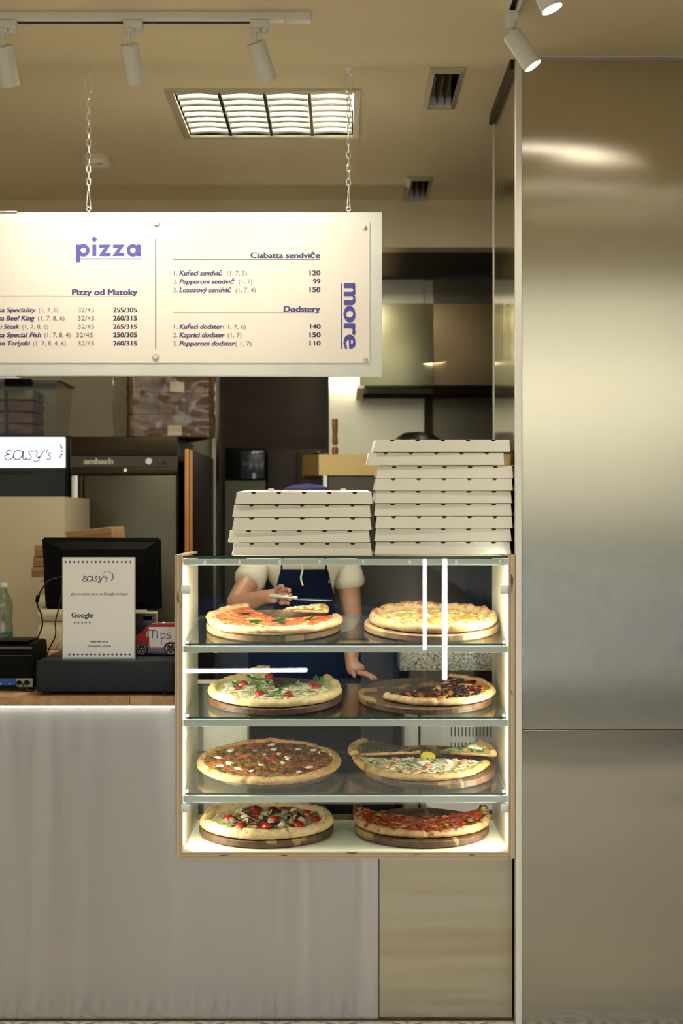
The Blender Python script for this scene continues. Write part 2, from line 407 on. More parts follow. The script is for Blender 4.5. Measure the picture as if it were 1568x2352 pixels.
def ribbon(bm, pts, w, Y):
    """flat pen stroke on a plane facing -Y; pts are (X, Z)"""
    P = [Vector((x, 0, z)) for x, z in pts]; n = len(P); Lf, Rt = [], []
    for i, p in enumerate(P):
        d = P[min(i + 1, n - 1)] - P[max(i - 1, 0)]; d.normalize(); q = Vector((-d.z, 0, d.x)) * w / 2
        Lf.append(bm.verts.new((p.x + q.x, Y, p.z + q.z))); Rt.append(bm.verts.new((p.x - q.x, Y, p.z - q.z)))
    for i in range(n - 1): bm.faces.new((Lf[i], Lf[i + 1], Rt[i + 1], Rt[i]))
    for e in (P[0], P[-1]):
        bm.faces.new([bm.verts.new((e.x + math.cos(t) * w / 2, Y, e.z + math.sin(t) * w / 2)) for t in [i * math.pi / 5 for i in range(10)]])
    return bm
def text_bm(bm, s, x0, x1, base, cap, Y, bold=0., shear=0., rot=0., origin=None, fit=True):
    """lettering; x0..x1, baseline and cap height are picture measures taken at distance Y"""
    cu = bpy.data.curves.new('t', 'FONT'); cu.body = s; cu.size = 1; cu.shear = shear
    cu.resolution_u = 4
    o = bpy.data.objects.new('t', cu); sc.collection.objects.link(o)
    dg = bpy.context.evaluated_depsgraph_get(); dg.update()
    me = bpy.data.meshes.new_from_object(o.evaluated_get(dg))
    xs = [v.co.x for v in me.vertices]
    if xs:
        mn, mx = min(xs), max(xs); nc = 3 if bold else 1; sx = (x1 - x0) / max(mx - mn, 1e-6); sy = cap / .682
        if not fit: sx = sy; mn = (mn + mx) / 2; x0 = (x0 + x1) / 2
        src = [v.co.copy() for v in me.vertices]
        for q in range(nc):
            for v, co in zip(me.vertices, src):
                px = (co.x - mn) * sx + (q - (nc - 1) / 2) * bold * sy * 1.1; py = -co.y * sy + (0, .25, -.25)[q] * bold * sy
                if rot:
                    c, s_ = math.cos(rot), math.sin(rot); px, py = px * c - py * s_, px * s_ + py * c
                v.co = W(x0 + px, base + py, Y - q * .00006)
            bm.from_mesh(me)
    bpy.data.objects.remove(o); bpy.data.curves.remove(cu); bpy.data.meshes.remove(me)
    return bm
def flat_rect(bm, x0, x1, y0, y1, Y):
    a = [W(x0, y0, Y), W(x1, y0, Y), W(x1, y1, Y), W(x0, y1, Y)]
    bm.faces.new([bm.verts.new(p) for p in a]); return bm
def disc(bm, px, py, r, Y, n=20):
    c = W(px, py, Y); k = Y / F
    bm.faces.new([bm.verts.new((c.x + math.cos(2 * math.pi * i / n) * r * k, Y, c.z + math.sin(2 * math.pi * i / n) * r * k)) for i in range(n)]); return bm

# ================================================================== the room shell
ZC, ZF = 2.898, -.035
def struct(name, bm, m, parent=None, smooth=0, label=None):
    o = obj(name, bm, m, parent, smooth)
    if parent is None: o['kind'] = 'structure'
    if label: o['label'] = label
    return o
# floor with a front row of patterned tiles
def tile_mat():
    m = mat('patterned_tile', (.66, .56, .40), .35)
    v = coords(m, (1, 1, 1)); sp = N(m, 'ShaderNodeSeparateXYZ')
    w = N(m, 'ShaderNodeTexWave', wave_type='RINGS', rings_direction='Z'); w.inputs['Scale'].default_value = 7.5; w.inputs['Distortion'].default_value = 0
    L(m, v, w.inputs['Vector'])
    vo = N(m, 'ShaderNodeTexVoronoi'); vo.inputs['Scale'].default_value = 21; vo.inputs['Randomness'].default_value = 0; L(m, v, vo.inputs['Vector'])
    c1 = ramp(m, w.outputs[0], [(.70, (.66, .56, .40)), (.78, (.20, .13, .08))])
    mx = N(m, 'ShaderNodeMix', data_type='RGBA'); L(m, ramp(m, vo.outputs['Distance'], [(.13, (1, 1, 1)), (.17, (0, 0, 0))]), mx.inputs['Factor'])
    L(m, c1, mx.inputs['A']); mx.inputs['B'].default_value = (.36, .40, .37, 1)
    L(m, mx.outputs['Result'], bsdf(m).inputs['Base Color']); return m
M['tile'] = tile_mat()
M['floor'] = noisy('worn_cream_floor', (.66, .55, .38), (.50, .40, .26), 5, .4, detail=3)
fl = struct('floor', one(-3, 3, 0, 7.4, ZF - .1, ZF - .006), 'floor')
tm = one(-.099, .099, -.099, .099, -.012, 0, bev=.0015, seg=1)
tme = bpy.data.meshes.new('tile'); tm.to_mesh(tme); tm.free(); tme.materials.append(M['tile'])
for j in range(2):
    for i in range(14):
        o = bpy.data.objects.new('tile', tme); sc.collection.objects.link(o); o.parent = fl
        o.location = Vector((-1.5 + i * .2, 4.245 - j * .2, ZF)) - WL[fl]
# ceiling with openings for the light fitting and two vents
holes = [(-.55, .042, 4.64, 5.175), (.29, .37, 4.43, 4.81), (.285, .362, 5.825, 6.20)]
def ceiling():
    bm = B(); xs = sorted({-3, 3, *[h[0] for h in holes], *[h[1] for h in holes]}); ys = sorted({0, 6.24, *[h[2] for h in holes], *[h[3] for h in holes]})
    for a, b in zip(xs, xs[1:]):
        for c, d in zip(ys, ys[1:]):
            mx_, my_ = (a + b) / 2, (c + d) / 2
            if any(h[0] < mx_ < h[1] and h[2] < my_ < h[3] for h in holes): continue
            box(bm, a, b, c, d, ZC, ZC + .12)
    return bm
struct('ceiling', ceiling(), 'ceiling')
struct('ceiling_slab', one(-3, 3, 0, 6.24, ZC + .125, ZC + .2), 'dark')
bk = 6.24
struct('wall_bulkhead', one(-3, 3, bk, bk + .12, WZ(568, bk), ZC + .2), 'wall')
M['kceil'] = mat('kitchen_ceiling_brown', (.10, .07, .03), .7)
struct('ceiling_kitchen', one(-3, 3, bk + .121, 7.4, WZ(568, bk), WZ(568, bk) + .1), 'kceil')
struct('wall_back', one(-3, WX(492, 7.1), 7.1, 7.3, ZF, 2.69), 'wall')
struct('wall_recess', one(WX(492, 7.1), WX(756, 7.0), 7.32, 7.42, ZF, 2.69), 'dark_brown')
tr0 = struct('trim_recess_edge', one(WX(487, 6.9), WX(495, 6.9), 6.9, 7.1, ZF, 2.69), 'kitchen_steel')
ws = struct('wall_kitchen_steel', one(WX(755, 7.0), 1.5, 7.02, 7.2, ZF, 2.68), 'kitchen_steel')
struct('panel', one(WX(755, 7.0), WX(974, 7.0), 7.0, 7.018, .5, 2.68, bev=.002), 'kitchen_steel', ws)
struct('panel', one(WX(994, 7.0), 1.5, 7.0, 7.018, .5, 2.68, bev=.002), steel('kitchen_steel_dull', (.22, .20, .15), .3, 'z', .4, .1, 1.5), ws)
struct('post', one(WX(975, 7.0), WX(992, 7.0), 6.96, 7.019, .5, 2.1), 'dark_steel', ws)
struct('wall_left', one(-3.1, -3, 0, 7.4, ZF, 3.0), 'wall')
struct('wall_right_kitchen', one(1.5, 1.6, 4.42, 7.4, ZF, 3.0), 'wall')
M['slate'] = mat('slate_blue_paint', (.09, .11, .12), .5)  # dark tone on unseen surfaces, chosen to deepen the steel reflections
struct('wall_right', one(3, 3.1, 0, 4.3, ZF, 3.0), 'slate')
# right hand steel wall, its post, head rail and return
FY = 4.30
wr = struct('wall_right_steel', one(WX(1197, FY) + .002, 3, FY + .022, FY + .1, ZF, ZC), 'dark_steel')
zs = WZ(1676.5, FY)
struct('upper_panel', one(WX(1197, FY) + .001, 3, FY, FY + .02, zs + .001, WZ(134, FY), bev=.001, seg=1), 'wall_steel', wr)
struct('lower_panel', one(WX(1197, FY) + .001, 3, FY, FY + .02, ZF, zs - .001, bev=.001, seg=1), 'wall_steel_dark', wr)
struct('trim_head_rail', one(WX(1184, FY), 3, FY - .012, FY + .03, WZ(134, FY), ZC), 'alu')
struct('trim_corner_post', one(WX(1184, FY) - .001, WX(1197, FY), FY - .012, FY + .02, ZF, WZ(134, FY) - .001, bev=.0015), 'alu_post')
sx = WX(1184, FY)
Yr = sx * F / (1133.5 - VX)
struct('wall_return_steel', one(sx, sx + .02, FY + .0225, Yr, ZF, ZC), 'side_steel')
struct('trim_return_edge', one(sx - .003, sx + .02, Yr + .0005, Yr + .006, ZF, ZC - .02), 'alu_post')
struct('trim_return_head', one(sx - .014, sx - .0005, FY + .03, Yr + .02, ZC - .03, ZC), 'dark_steel')

# ================================================================== street behind the viewer
struct('ground_street', one(-14, 14, -16, -.001, ZF - .2, ZF - .1), 'asphalt')
struct('ground_pavement', one(-9, 9, -2.2, -.002, ZF - .099, ZF - .006), 'paving')
fc = struct('wall_facade_opposite', one(-14, 14, -16.6, -16, ZF - .1, 9), 'facade')
struct('plinth', one(-14, 14, -16.04, -15.98, ZF - .1, 1.1), 'slate', fc)
for i in range(8):
    for k in range(2):
        x = -11 + i * 3.1
        struct('window_pane', one(x, x + 1.3, -16.02, -15.9, .8 + k * 3.6, 3.0 + k * 3.6, bev=.02), 'window_dark', fc)
struct('wall_sun_block', one(-14, 14, .0, 8, 3.12, 13), 'facade')  # unseen mass added above the shop to keep sun off the street
struct('wall_shopfront_left', one(-9, -3.11, 0, .2, ZF - .1, 3.11), 'facade')
struct('wall_shopfront_right', one(3.11, 9, 0, .2, ZF - .1, 3.11), 'facade')
for x in (-1.86, 2.3): struct('post_reflection', one(x, x + .14, .02, .12, ZF, ZC - .002, bev=.004), 'slate')  # unseen posts added to mirror as dark streaks in the counter steel
def car(x, y, label):
    t = thing('parked_car', label, 'car', (x, y, ZF - .1))
    def pr(name, pts, w, m):
        bm = prism(B(), [(px, pz) for px, pz in pts], -w, w)
        bmesh.ops.bevel(bm, geom=bm.edges[:], offset=.04, segments=2, affect='EDGES')
        return lobj(name, bm, m, t)
    pr('body', [(-2.1, .32), (2.1, .32), (2.15, .75), (1.9, .88), (1.05, .98), (-1.85, 1.0), (-2.1, .85)], .85, 'car_paint')
    pr('cabin', [(-1.7, 1.0), (1.0, .98), (.35, 1.46), (-1.2, 1.46)], .72, 'window_dark')
    pr('roof', [(.35, 1.46), (-1.2, 1.46), (-1.1, 1.52), (.2, 1.52)], .70, 'car_paint')
    for sx_ in (-1.35, 1.35):
        for sy in (-.86, .86):
            lobj('wheel', cyl(B(), (sx_, sy - .1, .32), (sx_, sy + .1, .32), .32), 'rubber', t)
car(.1, -3.9, 'blue parked car in the street, nearer the shop door')
car(-6.4, -5.5, 'blue parked car in the street, further along the kerb')
for vx_, vl in ((5.3, 'dark grey van added in the unseen street, nearer the shop door'), (10.9, 'dark grey van added in the unseen street, further along')):
  vt = thing('added_van', vl, 'van', (vx_, -5.4, ZF - .1))  # unseen vans added to darken the street reflected in the steel wall
  vb = prism(B(), [(-2.5, .35), (2.4, .35), (2.45, 1.0), (1.9, 1.2), (1.4, 1.85), (-2.4, 1.9), (-2.5, 1.7)], -.9, .9); bmesh.ops.bevel(vb, geom=vb.edges[:], offset=.05, segments=2, affect='EDGES')
  lobj('body', vb, mat('dark_van_paint', (.05, .055, .06), .3, coat=.3), vt)
  for sx_ in (-1.6, 1.6): lobj('wheel', cyl(B(), (sx_, .8, .34), (sx_, .96, .34), .34), 'rubber', vt)
  for a, b in ((-2.2, -1.0), (-.8, .3)): lobj('side_window', one(a, b, .9, .915, 1.15, 1.7, bev=.01), 'window_dark', vt)
tl = thing('reflection_tubes', 'unseen white tubes added to mirror as bright lines in the cabinet glass', 'lamp', (.6, -1.0, ZF))  # added out of view, only to mirror as white lines in the pane
for px, y0, y1, r in ((975, 1285, 1492, .008), (1021, 1285, 1560, .012)):
    k = 8.62 + 1.0; X = (px - VX) / F * k
    obj('light_tube', cyl(B(), (X, -1.0, EYE - (y1 - VY) / F * k), (X, -1.0, EYE - (y0 - VY) / F * k), r, n=12), 'tube_white', tl)
    obj('stand', cyl(B(), (X, -1.02, ZF), (X, -1.02, EYE - (y0 - VY) / F * k), .006, n=8), 'alu', tl)
k = 8.62 + 1.0
obj('light_tube', cyl(B(), ((415 - VX) / F * k, -1.0, EYE - (1541 - VY) / F * k), ((704 - VX) / F * k, -1.0, EYE - (1539 - VY) / F * k), .008, n=12), 'tube_white', tl)

# ================================================================== counter
PY = 4.36
cab_x0, cab_x1 = WX(401, FY), WX(1183, FY) - .001
cab_z0 = WZ(1972, FY)
ct = thing('service_counter', 'long counter clad in brushed steel below the wooden worktop', 'counter', (-.8, 4.6, ZF))
xs_ = WX(870, PY); zt = WZ(1624, PY)
obj('front_panel', prism(B(), [(-2.2, ZF + .002), (xs_ - .0012, ZF + .002), (xs_ - .0012, cab_z0 - .003), (cab_x0 - .003, cab_z0 - .003), (cab_x0 - .003, zt), (-2.2, zt)], PY, PY + .02), 'counter_steel', ct, 0)
obj('end_panel', one(xs_ + .0012, WX(1176, PY), PY, PY + .02, ZF + .002, cab_z0 - .003), 'counter_steel_b', ct, 0, label='warmer steel panel below the display cabinet')
obj('carcass', one(-2.2, cab_x0 - .004, PY + .021, 4.95, ZF, zt - .002), 'dark_brown', ct, 0)
obj('carcass_low', one(cab_x0, .50, PY + .021, 4.95, ZF, cab_z0 - .004), 'dark_brown', ct, 0)
obj('led_strip', cyl(B(), (-2.2, PY - .012, zt + .0028), (cab_x0 - .004, PY - .012, zt + .0028), .003, n=8), 'led_counter', ct)
light('counter_led_light', 'AREA', (-1.35, PY - .016, zt + .002), 1.6, (1, .97, .9), target=(-1.35, PY + .03, zt - .3), shape='RECTANGLE', size=1.65, size_y=.006)
WT = .958
wk = thing('wooden_worktop', 'oiled solid wood worktop on the steel counter', 'worktop', (-1.2, 4.6, WT - .028))
xj = WX(298, 4.34)
for a, b in ((-2.2, -1.42), (-1.419, xj - .0008), (xj + .0008, cab_x0 - .003)):
    obj('plank', one(a, b, 4.335, 4.95, WT - .028, WT, bev=.0015, seg=1), 'worktop', wk)

# ================================================================== display cabinet
BYk = 4.764
cb = thing('display_cabinet', 'plywood pizza display cabinet with glass shelves and lit interior', 'cabinet', (0, 4.5, cab_z0))
ci0, ci1 = WX(417.5, FY), WX(1169, FY)
ct_z = WZ(1274.5, FY); fz = WZ(1957.5, FY)
obj('side_panel', one(cab_x0, ci0, FY, BYk, cab_z0, ct_z), 'ply_v', cb, 0)
obj('side_panel', one(ci1, cab_x1, FY, BYk, cab_z0, ct_z), 'ply_v', cb, 0)
obj('bottom_panel', one(ci0 + .0005, ci1 - .0005, FY, BYk, cab_z0, fz - .0005), 'ply_h', cb, 0)
obj('side_lining', one(ci0 + .0003, ci0 + .0022, FY + .002, BYk, fz, ct_z - .004), 'cream_lam', cb, 0)
obj('side_lining', one(ci1 - .0022, ci1 - .0003, FY + .002, BYk, fz, ct_z - .004), 'cream_lam', cb, 0)
obj('bottom_lining', one(ci0 + .002, ci1 - .002, FY + .001, BYk, fz - .0004, fz + .0016), 'cream_lam', cb, 0)
obj('batten', one(ci0 + .003, ci1 - .003, BYk - .012, BYk, fz + .0018, fz + .019), 'acacia_pale', cb, 0, label='brown wooden batten along the back of the floor')
def glass_plate(name, x0, x1, Yf, zf, Yb, zb, th, m='glass_shelf', parent=None):
    bm = B(); P = [(x0, Yf, zf), (x1, Yf, zf), (x1, Yb, zb), (x0, Yb, zb)]
    T = [bm.verts.new(p) for p in P]; U = [bm.verts.new((p[0], p[1], p[2] - th)) for p in P]
    bm.faces.new(T); bm.faces.new(U[::-1])
    for i in range(4):
        f = bm.faces.new((T[i], U[i], U[(i + 1) % 4], T[(i + 1) % 4])); f.material_index = 1 if i in (0, 2) else 0
    return obj(name, bm, [m, 'glass_edge'], parent, 0)
glass_plate('top_glass', ci0 + .003, ci1 - .003, FY + .001, WZ(1277, FY), BYk, WZ(1277, FY), .006, parent=cb)
TOPZ = WZ(1277, FY)
YG = FY + .018
shelves = []
for yf, yb in ((1478, 1414), (1647, 1570), (1821, 1725)):
    zf_, zb_ = WZ(yf, YG), WZ(yb, BYk)
    shelves.append((YG, zf_, BYk, zb_))
    glass_plate('glass_shelf', ci0 + .003, ci1 - .003, YG, zf_, BYk, zb_, .0065, parent=cb)
    for sx_, s in ((ci0 + .0025, 1), (ci1 - .0025, -1)):
        obj('shelf_clip', one(min(sx_, sx_ + s * .02), max(sx_, sx_ + s * .02), YG + .012, YG + .024, zf_ - .016, zf_ + .006, bev=.001), 'acrylic', cb)
        tz = (zb_ - zf_) / (BYk - YG)
        obj('shelf_support', tube(B(), [(sx_ + s * .002, YG + .02, zf_ - .009 + tz * .02), (sx_ + s * .002, BYk - .01, zb_ - .009)], .0022, 6), 'alu', cb)
shelves.append((FY, fz + .002, BYk, fz + .002))
# front pane, rails, clamps
obj('front_pane', one(ci0 + .004, ci1 - .004, FY + .004, FY + .008, WZ(1848, FY), WZ(1283, FY)), 'glass_front', cb, 0)
M['frost'] = mat('frosted_rail', (.82, .87, .85), .35, .0)
M['rail'] = mat('rail_aluminium', (.72, .77, .76), .38, .0)
for i, (a, b) in enumerate(((1284, 1298), (1484, 1499), (1653.5, 1669), (1829, 1844))):
    r = obj('front_rail', one(ci0 + .003, ci1 - .003, FY + .0085, FY + .0125, WZ(b, FY), WZ(a, FY), bev=.0008, seg=1), 'rail' if i else 'frost', cb)
    if i == 0:
        for px in (470, 550, 642, 734, 834, 941, 1048, 1150):
            obj('rail_stud', lathe(B(), (WX(px, FY), FY + .0085, WZ(1291, FY)), [(0, .0012), (.0048, .0012), (.0062, 0)], 16, Vector((0, -1, 0))), 'alu', r)
for px0, px1 in ((416, 436), (1149, 1168)):
    for py in (1344, 1846):
        obj('glass_clamp', one(WX(px0, FY), WX(px1, FY), FY - .006, FY + .016, WZ(py + 20, FY), WZ(py, FY), bev=.0015), 'alu', cb)
for X, s in ((ci0 + .006, 1), (ci1 - .006, -1)):
    obj('led_strip', one(X - .0018, X + .0018, FY + .013, FY + .016, fz + .02, ct_z - .02), 'led', cb)
    light('cabinet_led_light', 'AREA', (X + s * .004, FY + .03, (fz + ct_z) / 2), 3.2, (1, .93, .74), target=(X + s * .3, FY + .25, (fz + ct_z) / 2), shape='RECTANGLE', size=.86, size_y=.008).rotation_euler.rotate_axis('Z', math.pi / 2)
light('cabinet_top_led_light', 'AREA', (0, FY + .03, ct_z - .03), 3.2, (1, .93, .76), target=(0, FY + .2, fz), shape='RECTANGLE', size=.94, size_y=.008)
obj('cord', tube(B(), smooth_path([W(424, 1672, FY + .02), W(429, 1680, FY + .02), W(427, 1700, FY + .02), W(421, 1720, FY + .02), W(423, 1760, FY + .02), W(422, 1830, FY + .02)]), .0012, 6), 'white_paint', cb)

# ================================================================== pizzas
def frame_row(row, px, Yc, extra=0.0):
    Yf, zf_, Yb, zb_ = shelves[row]; t = math.atan2(zb_ - zf_, Yb - Yf) + extra
    z = zf_ + (Yc - Yf) * math.tan(t) if row < 3 else zf_ + (Yc - Yf) * math.tan(extra)
    return Vector((WX(px, Yc), Yc, z)), t
BT = .021
def board(px, Yc, row, r, ang, label, m='acacia', extra=0., cuts=(-.6, -.28, 0, .3, .58)):
    p, t = frame_row(row, px, Yc, extra)
    o = thing('serving_board', label, 'board', p + Vector((0, 0, .0008)), (t, 0, 0), 'round boards under the pizzas')
    edges = [-1, *cuts, 1]
    for a, b in zip(edges, edges[1:]):
        pts = []; n = 9; a_, b_ = a * r + .0003, b * r - .0003
        up = [(a_ + (b_ - a_) * i / n) for i in range(n + 1)]
        top_ = [(x, math.sqrt(max(r * r - x * x, 0))) for x in up]; bot = [(x, -y) for x, y in reversed(top_)]
        if a == -1: bot = bot[:-1] if abs(top_[0][1]) < .01 else bot
        pts = top_ + bot
        c, s = math.cos(ang), math.sin(ang)
        pts = [(x * c - y * s, x * s + y * c) for x, y in pts]
        cx = sum(q[0] for q in pts) / len(pts); cy = sum(q[1] for q in pts) / len(pts)
        bm = B(); rings = []
        for z, k in ((0, .982), (.003, 1), (BT - .003, 1), (BT, .985)):
            rings.append([bm.verts.new((x * (k if math.hypot(x, y) > r * .97 else 1), y * (k if math.hypot(x, y) > r * .97 else 1), z)) for x, y in pts])
        for A, C in zip(rings, rings[1:]):
            for i in range(len(pts)): bm.faces.new((A[i], A[(i + 1) % len(pts)], C[(i + 1) % len(pts)], C[i]))
        bm.faces.new(rings[0][::-1]); bm.faces.new(rings[-1])
        bmesh.ops.remove_doubles(bm, verts=bm.verts, dist=.0002)
        so = lobj('stave', bm, m, o, 0)
    return o
def nz(x, y=0, z=0): return noise.noise(Vector((x, y, z)))
def wrapdist(a, b): return abs((a - b + 180) % 360 - 180)
class Pizza:
    def __init__(s, name, label, px, Yc, row, R, a0, a1, crust, top_m, seed, cuts=(), lifts=(), rim=.024, rimw=.15, extra=0., raise_=0., rz=0., group='pizzas in the display cabinet', offset=(0, 0), th=.009):
        s.R, s.a0, s.a1, s.seed, s.lifts, s.cuts, s.rim, s.rimw, s.th = R, a0, a1, seed, lifts, cuts, rim, rimw, th
        p, t = frame_row(row, px, Yc, extra)
        up = Vector((0, -math.sin(t), math.cos(t)))
        s.o = thing(name, label, 'pizza', p + up * (BT + .0018 + raise_), (t, 0, rz), group)
        s.full = a1 - a0 >= 359.9
        s.rad = random.Random(seed)
        s.crust(crust); s.top(top_m)
    def radius(s, a):
        c = math.radians(a); r = s.R * (1 + .022 * nz(math.cos(c) * 2.2, math.sin(c) * 2.2, s.seed) + .010 * nz(math.cos(c) * 9, math.sin(c) * 9, s.seed))
        for k in s.cuts: r *= 1 - .022 * math.exp(-(wrapdist(a, k) / 1.3) ** 2)
        return r
    def lift(s, a, f):
        z = 0
        for k, amt, w in s.lifts: z += amt * math.exp(-(wrapdist(a, k) / w) ** 2)
        return z * f ** 2.2
    def rimh(s, a):
        c = math.radians(a); h = s.rim * (1 + .30 * nz(math.cos(c) * 3.5, math.sin(c) * 3.5, s.seed + 5) + .16 * nz(math.cos(c) * 12, math.sin(c) * 12, s.seed + 9))
        for k in s.cuts: h *= 1 - .38 * math.exp(-(wrapdist(a, k) / 1.1) ** 2)
        return h
    def crust(s, m):
        bm = B(); st = 2.0; n = int(round((s.a1 - s.a0) / st)); cols = []
        w = s.rimw
        for i in range(n if s.full else n + 1):
            a = s.a0 + (s.a1 - s.a0) * i / n; r = s.radius(a); h = s.rimh(a); ca, sa = math.cos(math.radians(a)), math.sin(math.radians(a))
            prof = [(0, 0), (.6, 0), (.93, .0), (.985, .10), (1.0, .38), (.985, .70), (.955, .92), (.92, 1.0), (.885, .93), (1 - w * .93, .68), (1 - w, s.th / h), (.6, s.th / h * .95), (0, s.th / h * .95)]
            col = []
            for f, z in prof:
                rr = f * r; zz = z * h + s.lift(a, f) + (.0016 * nz(ca * f * 20, sa * f * 20, s.seed + z * 3) if f > .8 else 0)
                col.append(bm.verts.new((ca * rr, sa * rr, max(zz, 0))))
            cols.append(col)
        N_ = len(cols)
        for i in range(N_ if s.full else N_ - 1):
            A, C = cols[i], cols[(i + 1) % N_]
            for k in range(len(A) - 1): bm.faces.new((A[k], A[k + 1], C[k + 1], C[k]))
        if not s.full:
            bm.faces.new(cols[0]); bm.faces.new(cols[-1][::-1])
        bmesh.ops.remove_doubles(bm, verts=bm.verts, dist=.0001)
        lobj('crust', bm, m, s.o, 2)
    def topz(s, x, y):
        return s.th + .0015 + .0022 * nz(x * 60, y * 60, s.seed) + .0015 * nz(x * 170, y * 170, s.seed)
    def top(s, m):
        bm = B(); st = 3.0; n = int(round((s.a1 - s.a0) / st)); cols = []
        fr = [0, .15, .3, .42, .52, .62, .7, .78, 1 - s.rimw * .94]
        for i in range(n if s.full else n + 1):
            a = s.a0 + (s.a1 - s.a0) * i / n; ca, sa = math.cos(math.radians(a)), math.sin(math.radians(a)); r = s.radius(a)
            cols.append([bm.verts.new((ca * f * r, sa * f * r, s.topz(ca * f * r, sa * f * r) + s.lift(a, f) + (.002 if f > .8 else 0))) for f in fr])
        N_ = len(cols)
        for i in range(N_ if s.full else N_ - 1):
            A, C = cols[i], cols[(i + 1) % N_]
            for k in range(len(A) - 1): bm.faces.new((A[k], A[k + 1], C[k + 1], C[k]))
        bmesh.ops.remove_doubles(bm, verts=bm.verts, dist=.0001)
        s.topo = lobj('topping', bm, m, s.o, 2)
    def spot(s, fmax=.80, fmin=.05):
        a = s.rad.uniform(s.a0 + 2, s.a1 - 2); f = math.sqrt(s.rad.uniform(fmin ** 2, fmax ** 2)); c = math.radians(a)
        x, y = math.cos(c) * f * s.R, math.sin(c) * f * s.R
        return x, y, s.topz(x, y) + s.lift(a, f)
    def flakes(s, name, n, m, size, thick=.0012, aspect=1.6, fmax=.8, curl=.3):
        bm = B()
        for _ in range(n):
            x, y, z = s.spot(fmax); q = s.rad.uniform(.6, 1.3) * size; an = s.rad.uniform(0, 6.28); k = s.rad.choice((5, 6, 7))
            t1, t2 = s.rad.uniform(-curl, curl), s.rad.uniform(-curl, curl); pts = []
            for i in range(k):
                th = 6.283 * i / k; u = math.cos(th) * q * aspect * s.rad.uniform(.75, 1.15); v = math.sin(th) * q * s.rad.uniform(.75, 1.15)
                pts.append((x + u * math.cos(an) - v * math.sin(an), y + u * math.sin(an) + v * math.cos(an), u * t1 + v * t2))
            T = [bm.verts.new((a, b, z + abs(c) + thick + .0004)) for a, b, c in pts]; U = [bm.verts.new((a, b, z + abs(c) - .001)) for a, b, c in pts]
            bm.faces.new(T); bm.faces.new(U[::-1])
            for i in range(k): bm.faces.new((T[i], U[i], U[(i + 1) % k], T[(i + 1) % k]))
        return lobj(name, bm, m, s.o, 1, kind='stuff')
    def strips(s, name, n, m, length, r=.0011, fmax=.8):
        bm = B()
        for _ in range(n):
            x, y, z = s.spot(fmax); an = s.rad.uniform(0, 6.28); bend = s.rad.uniform(-1.4, 1.4); pts = []; px, py = x, y
            ln = length * s.rad.uniform(.6, 1.3)
            for i in range(4):
                if math.hypot(px, py) > s.R * .86: break
                pts.append((px, py, z + .0015 + .001 * math.sin(i * 1.5))); px += math.cos(an) * ln / 3; py += math.sin(an) * ln / 3; an += bend / 3
            if len(pts) > 1: tube(bm, pts, r * s.rad.uniform(.7, 1.4), 5)
        return lobj(name, bm, m, s.o, 1, kind='stuff')
    def pieces(s, name, me, places=None, n=0, fmax=.74, scale=(.85, 1.15), tilt=.3, dz=0.):
        if places is None: places = [s.spot(fmax)[:2] for _ in range(n)]
        for x, y in places:
            a = math.degrees(math.atan2(y, x)); f = math.hypot(x, y) / s.R
            o = bpy.data.objects.new(name, me); sc.collection.objects.link(o); o.parent = s.o
            o.location = (x, y, s.topz(x, y) + s.lift(a, f) + dz); o.rotation_euler = (s.rad.uniform(-tilt, tilt), s.rad.uniform(-tilt, tilt), s.rad.uniform(0, 6.28))
            q = s.rad.uniform(*scale); o.scale = (q, q, q)
def meshof(name, bm, m, smooth=True):
    bmesh.ops.recalc_face_normals(bm, faces=bm.faces)
    me = bpy.data.meshes.new(name); bm.to_mesh(me); bm.free(); me.materials.append(M[m])
    if smooth:
        for p in me.polygons: p.use_smooth = True
    return me
tomato_me = meshof('cherry_tomato', lathe(B(), (0, 0, -.001), [(.0115, 0), (.0125, .003), (.0115, .007), (.0075, .0105), (.0025, .0115), (0, .0115)], 14), 'tomato')
def torus_bm(R, r, n=14, m_=8, flat=1.0):
    bm = B(); rg = []
    for i in range(n):
        a = 2 * math.pi * i / n
        rg.append([bm.verts.new((math.cos(a) * (R + r * math.cos(b)), math.sin(a) * (R + r * math.cos(b)), r * math.sin(b) * flat + r * .7)) for b in [2 * math.pi * k / m_ for k in range(m_)]])
    for i in range(n):
        for k in range(m_): bm.faces.new((rg[i][k], rg[(i + 1) % n][k], rg[(i + 1) % n][(k + 1) % m_], rg[i][(k + 1) % m_]))
    return bm
olive_me = meshof('olive_ring', torus_bm(.0046, .0030), 'olive')
golive_me = meshof('green_olive', lathe(B(), (0, 0, 0), [(.008, 0), (.0095, .004), (.007, .008), (.003, .0095), (.0025, .007), (0, .007)], 12), 'olive_green')
def leaf_bm(ln, wd, curl=.35, lobes=0):
    bm = B(); rows = []
    n = 8
    for i in range(n + 1):
        t = i / n; w = wd * math.sin(math.pi * min(max(t, .03), .97)) ** .7
        if lobes: w *= 1 + .45 * math.sin(t * lobes * 2 * math.pi)
        z = curl * ln * (t - .5) ** 2
        rows.append([bm.verts.new(((t - .5) * ln, k * w, z + abs(k) * .25 * w + .0015)) for k in (-1, -.5, 0, .5, 1)])
    for a, b in zip(rows, rows[1:]):
        for k in range(4): bm.faces.new((a[k], a[k + 1], b[k + 1], b[k]))
    bmesh.ops.solidify(bm, geom=bm.faces[:], thickness=.0006); return bm
basil_me = meshof('basil_leaf', leaf_bm(.042, .011), 'basil')
arug_me = meshof('arugula_leaf', leaf_bm(.040, .008, .8, 3), 'arugula')
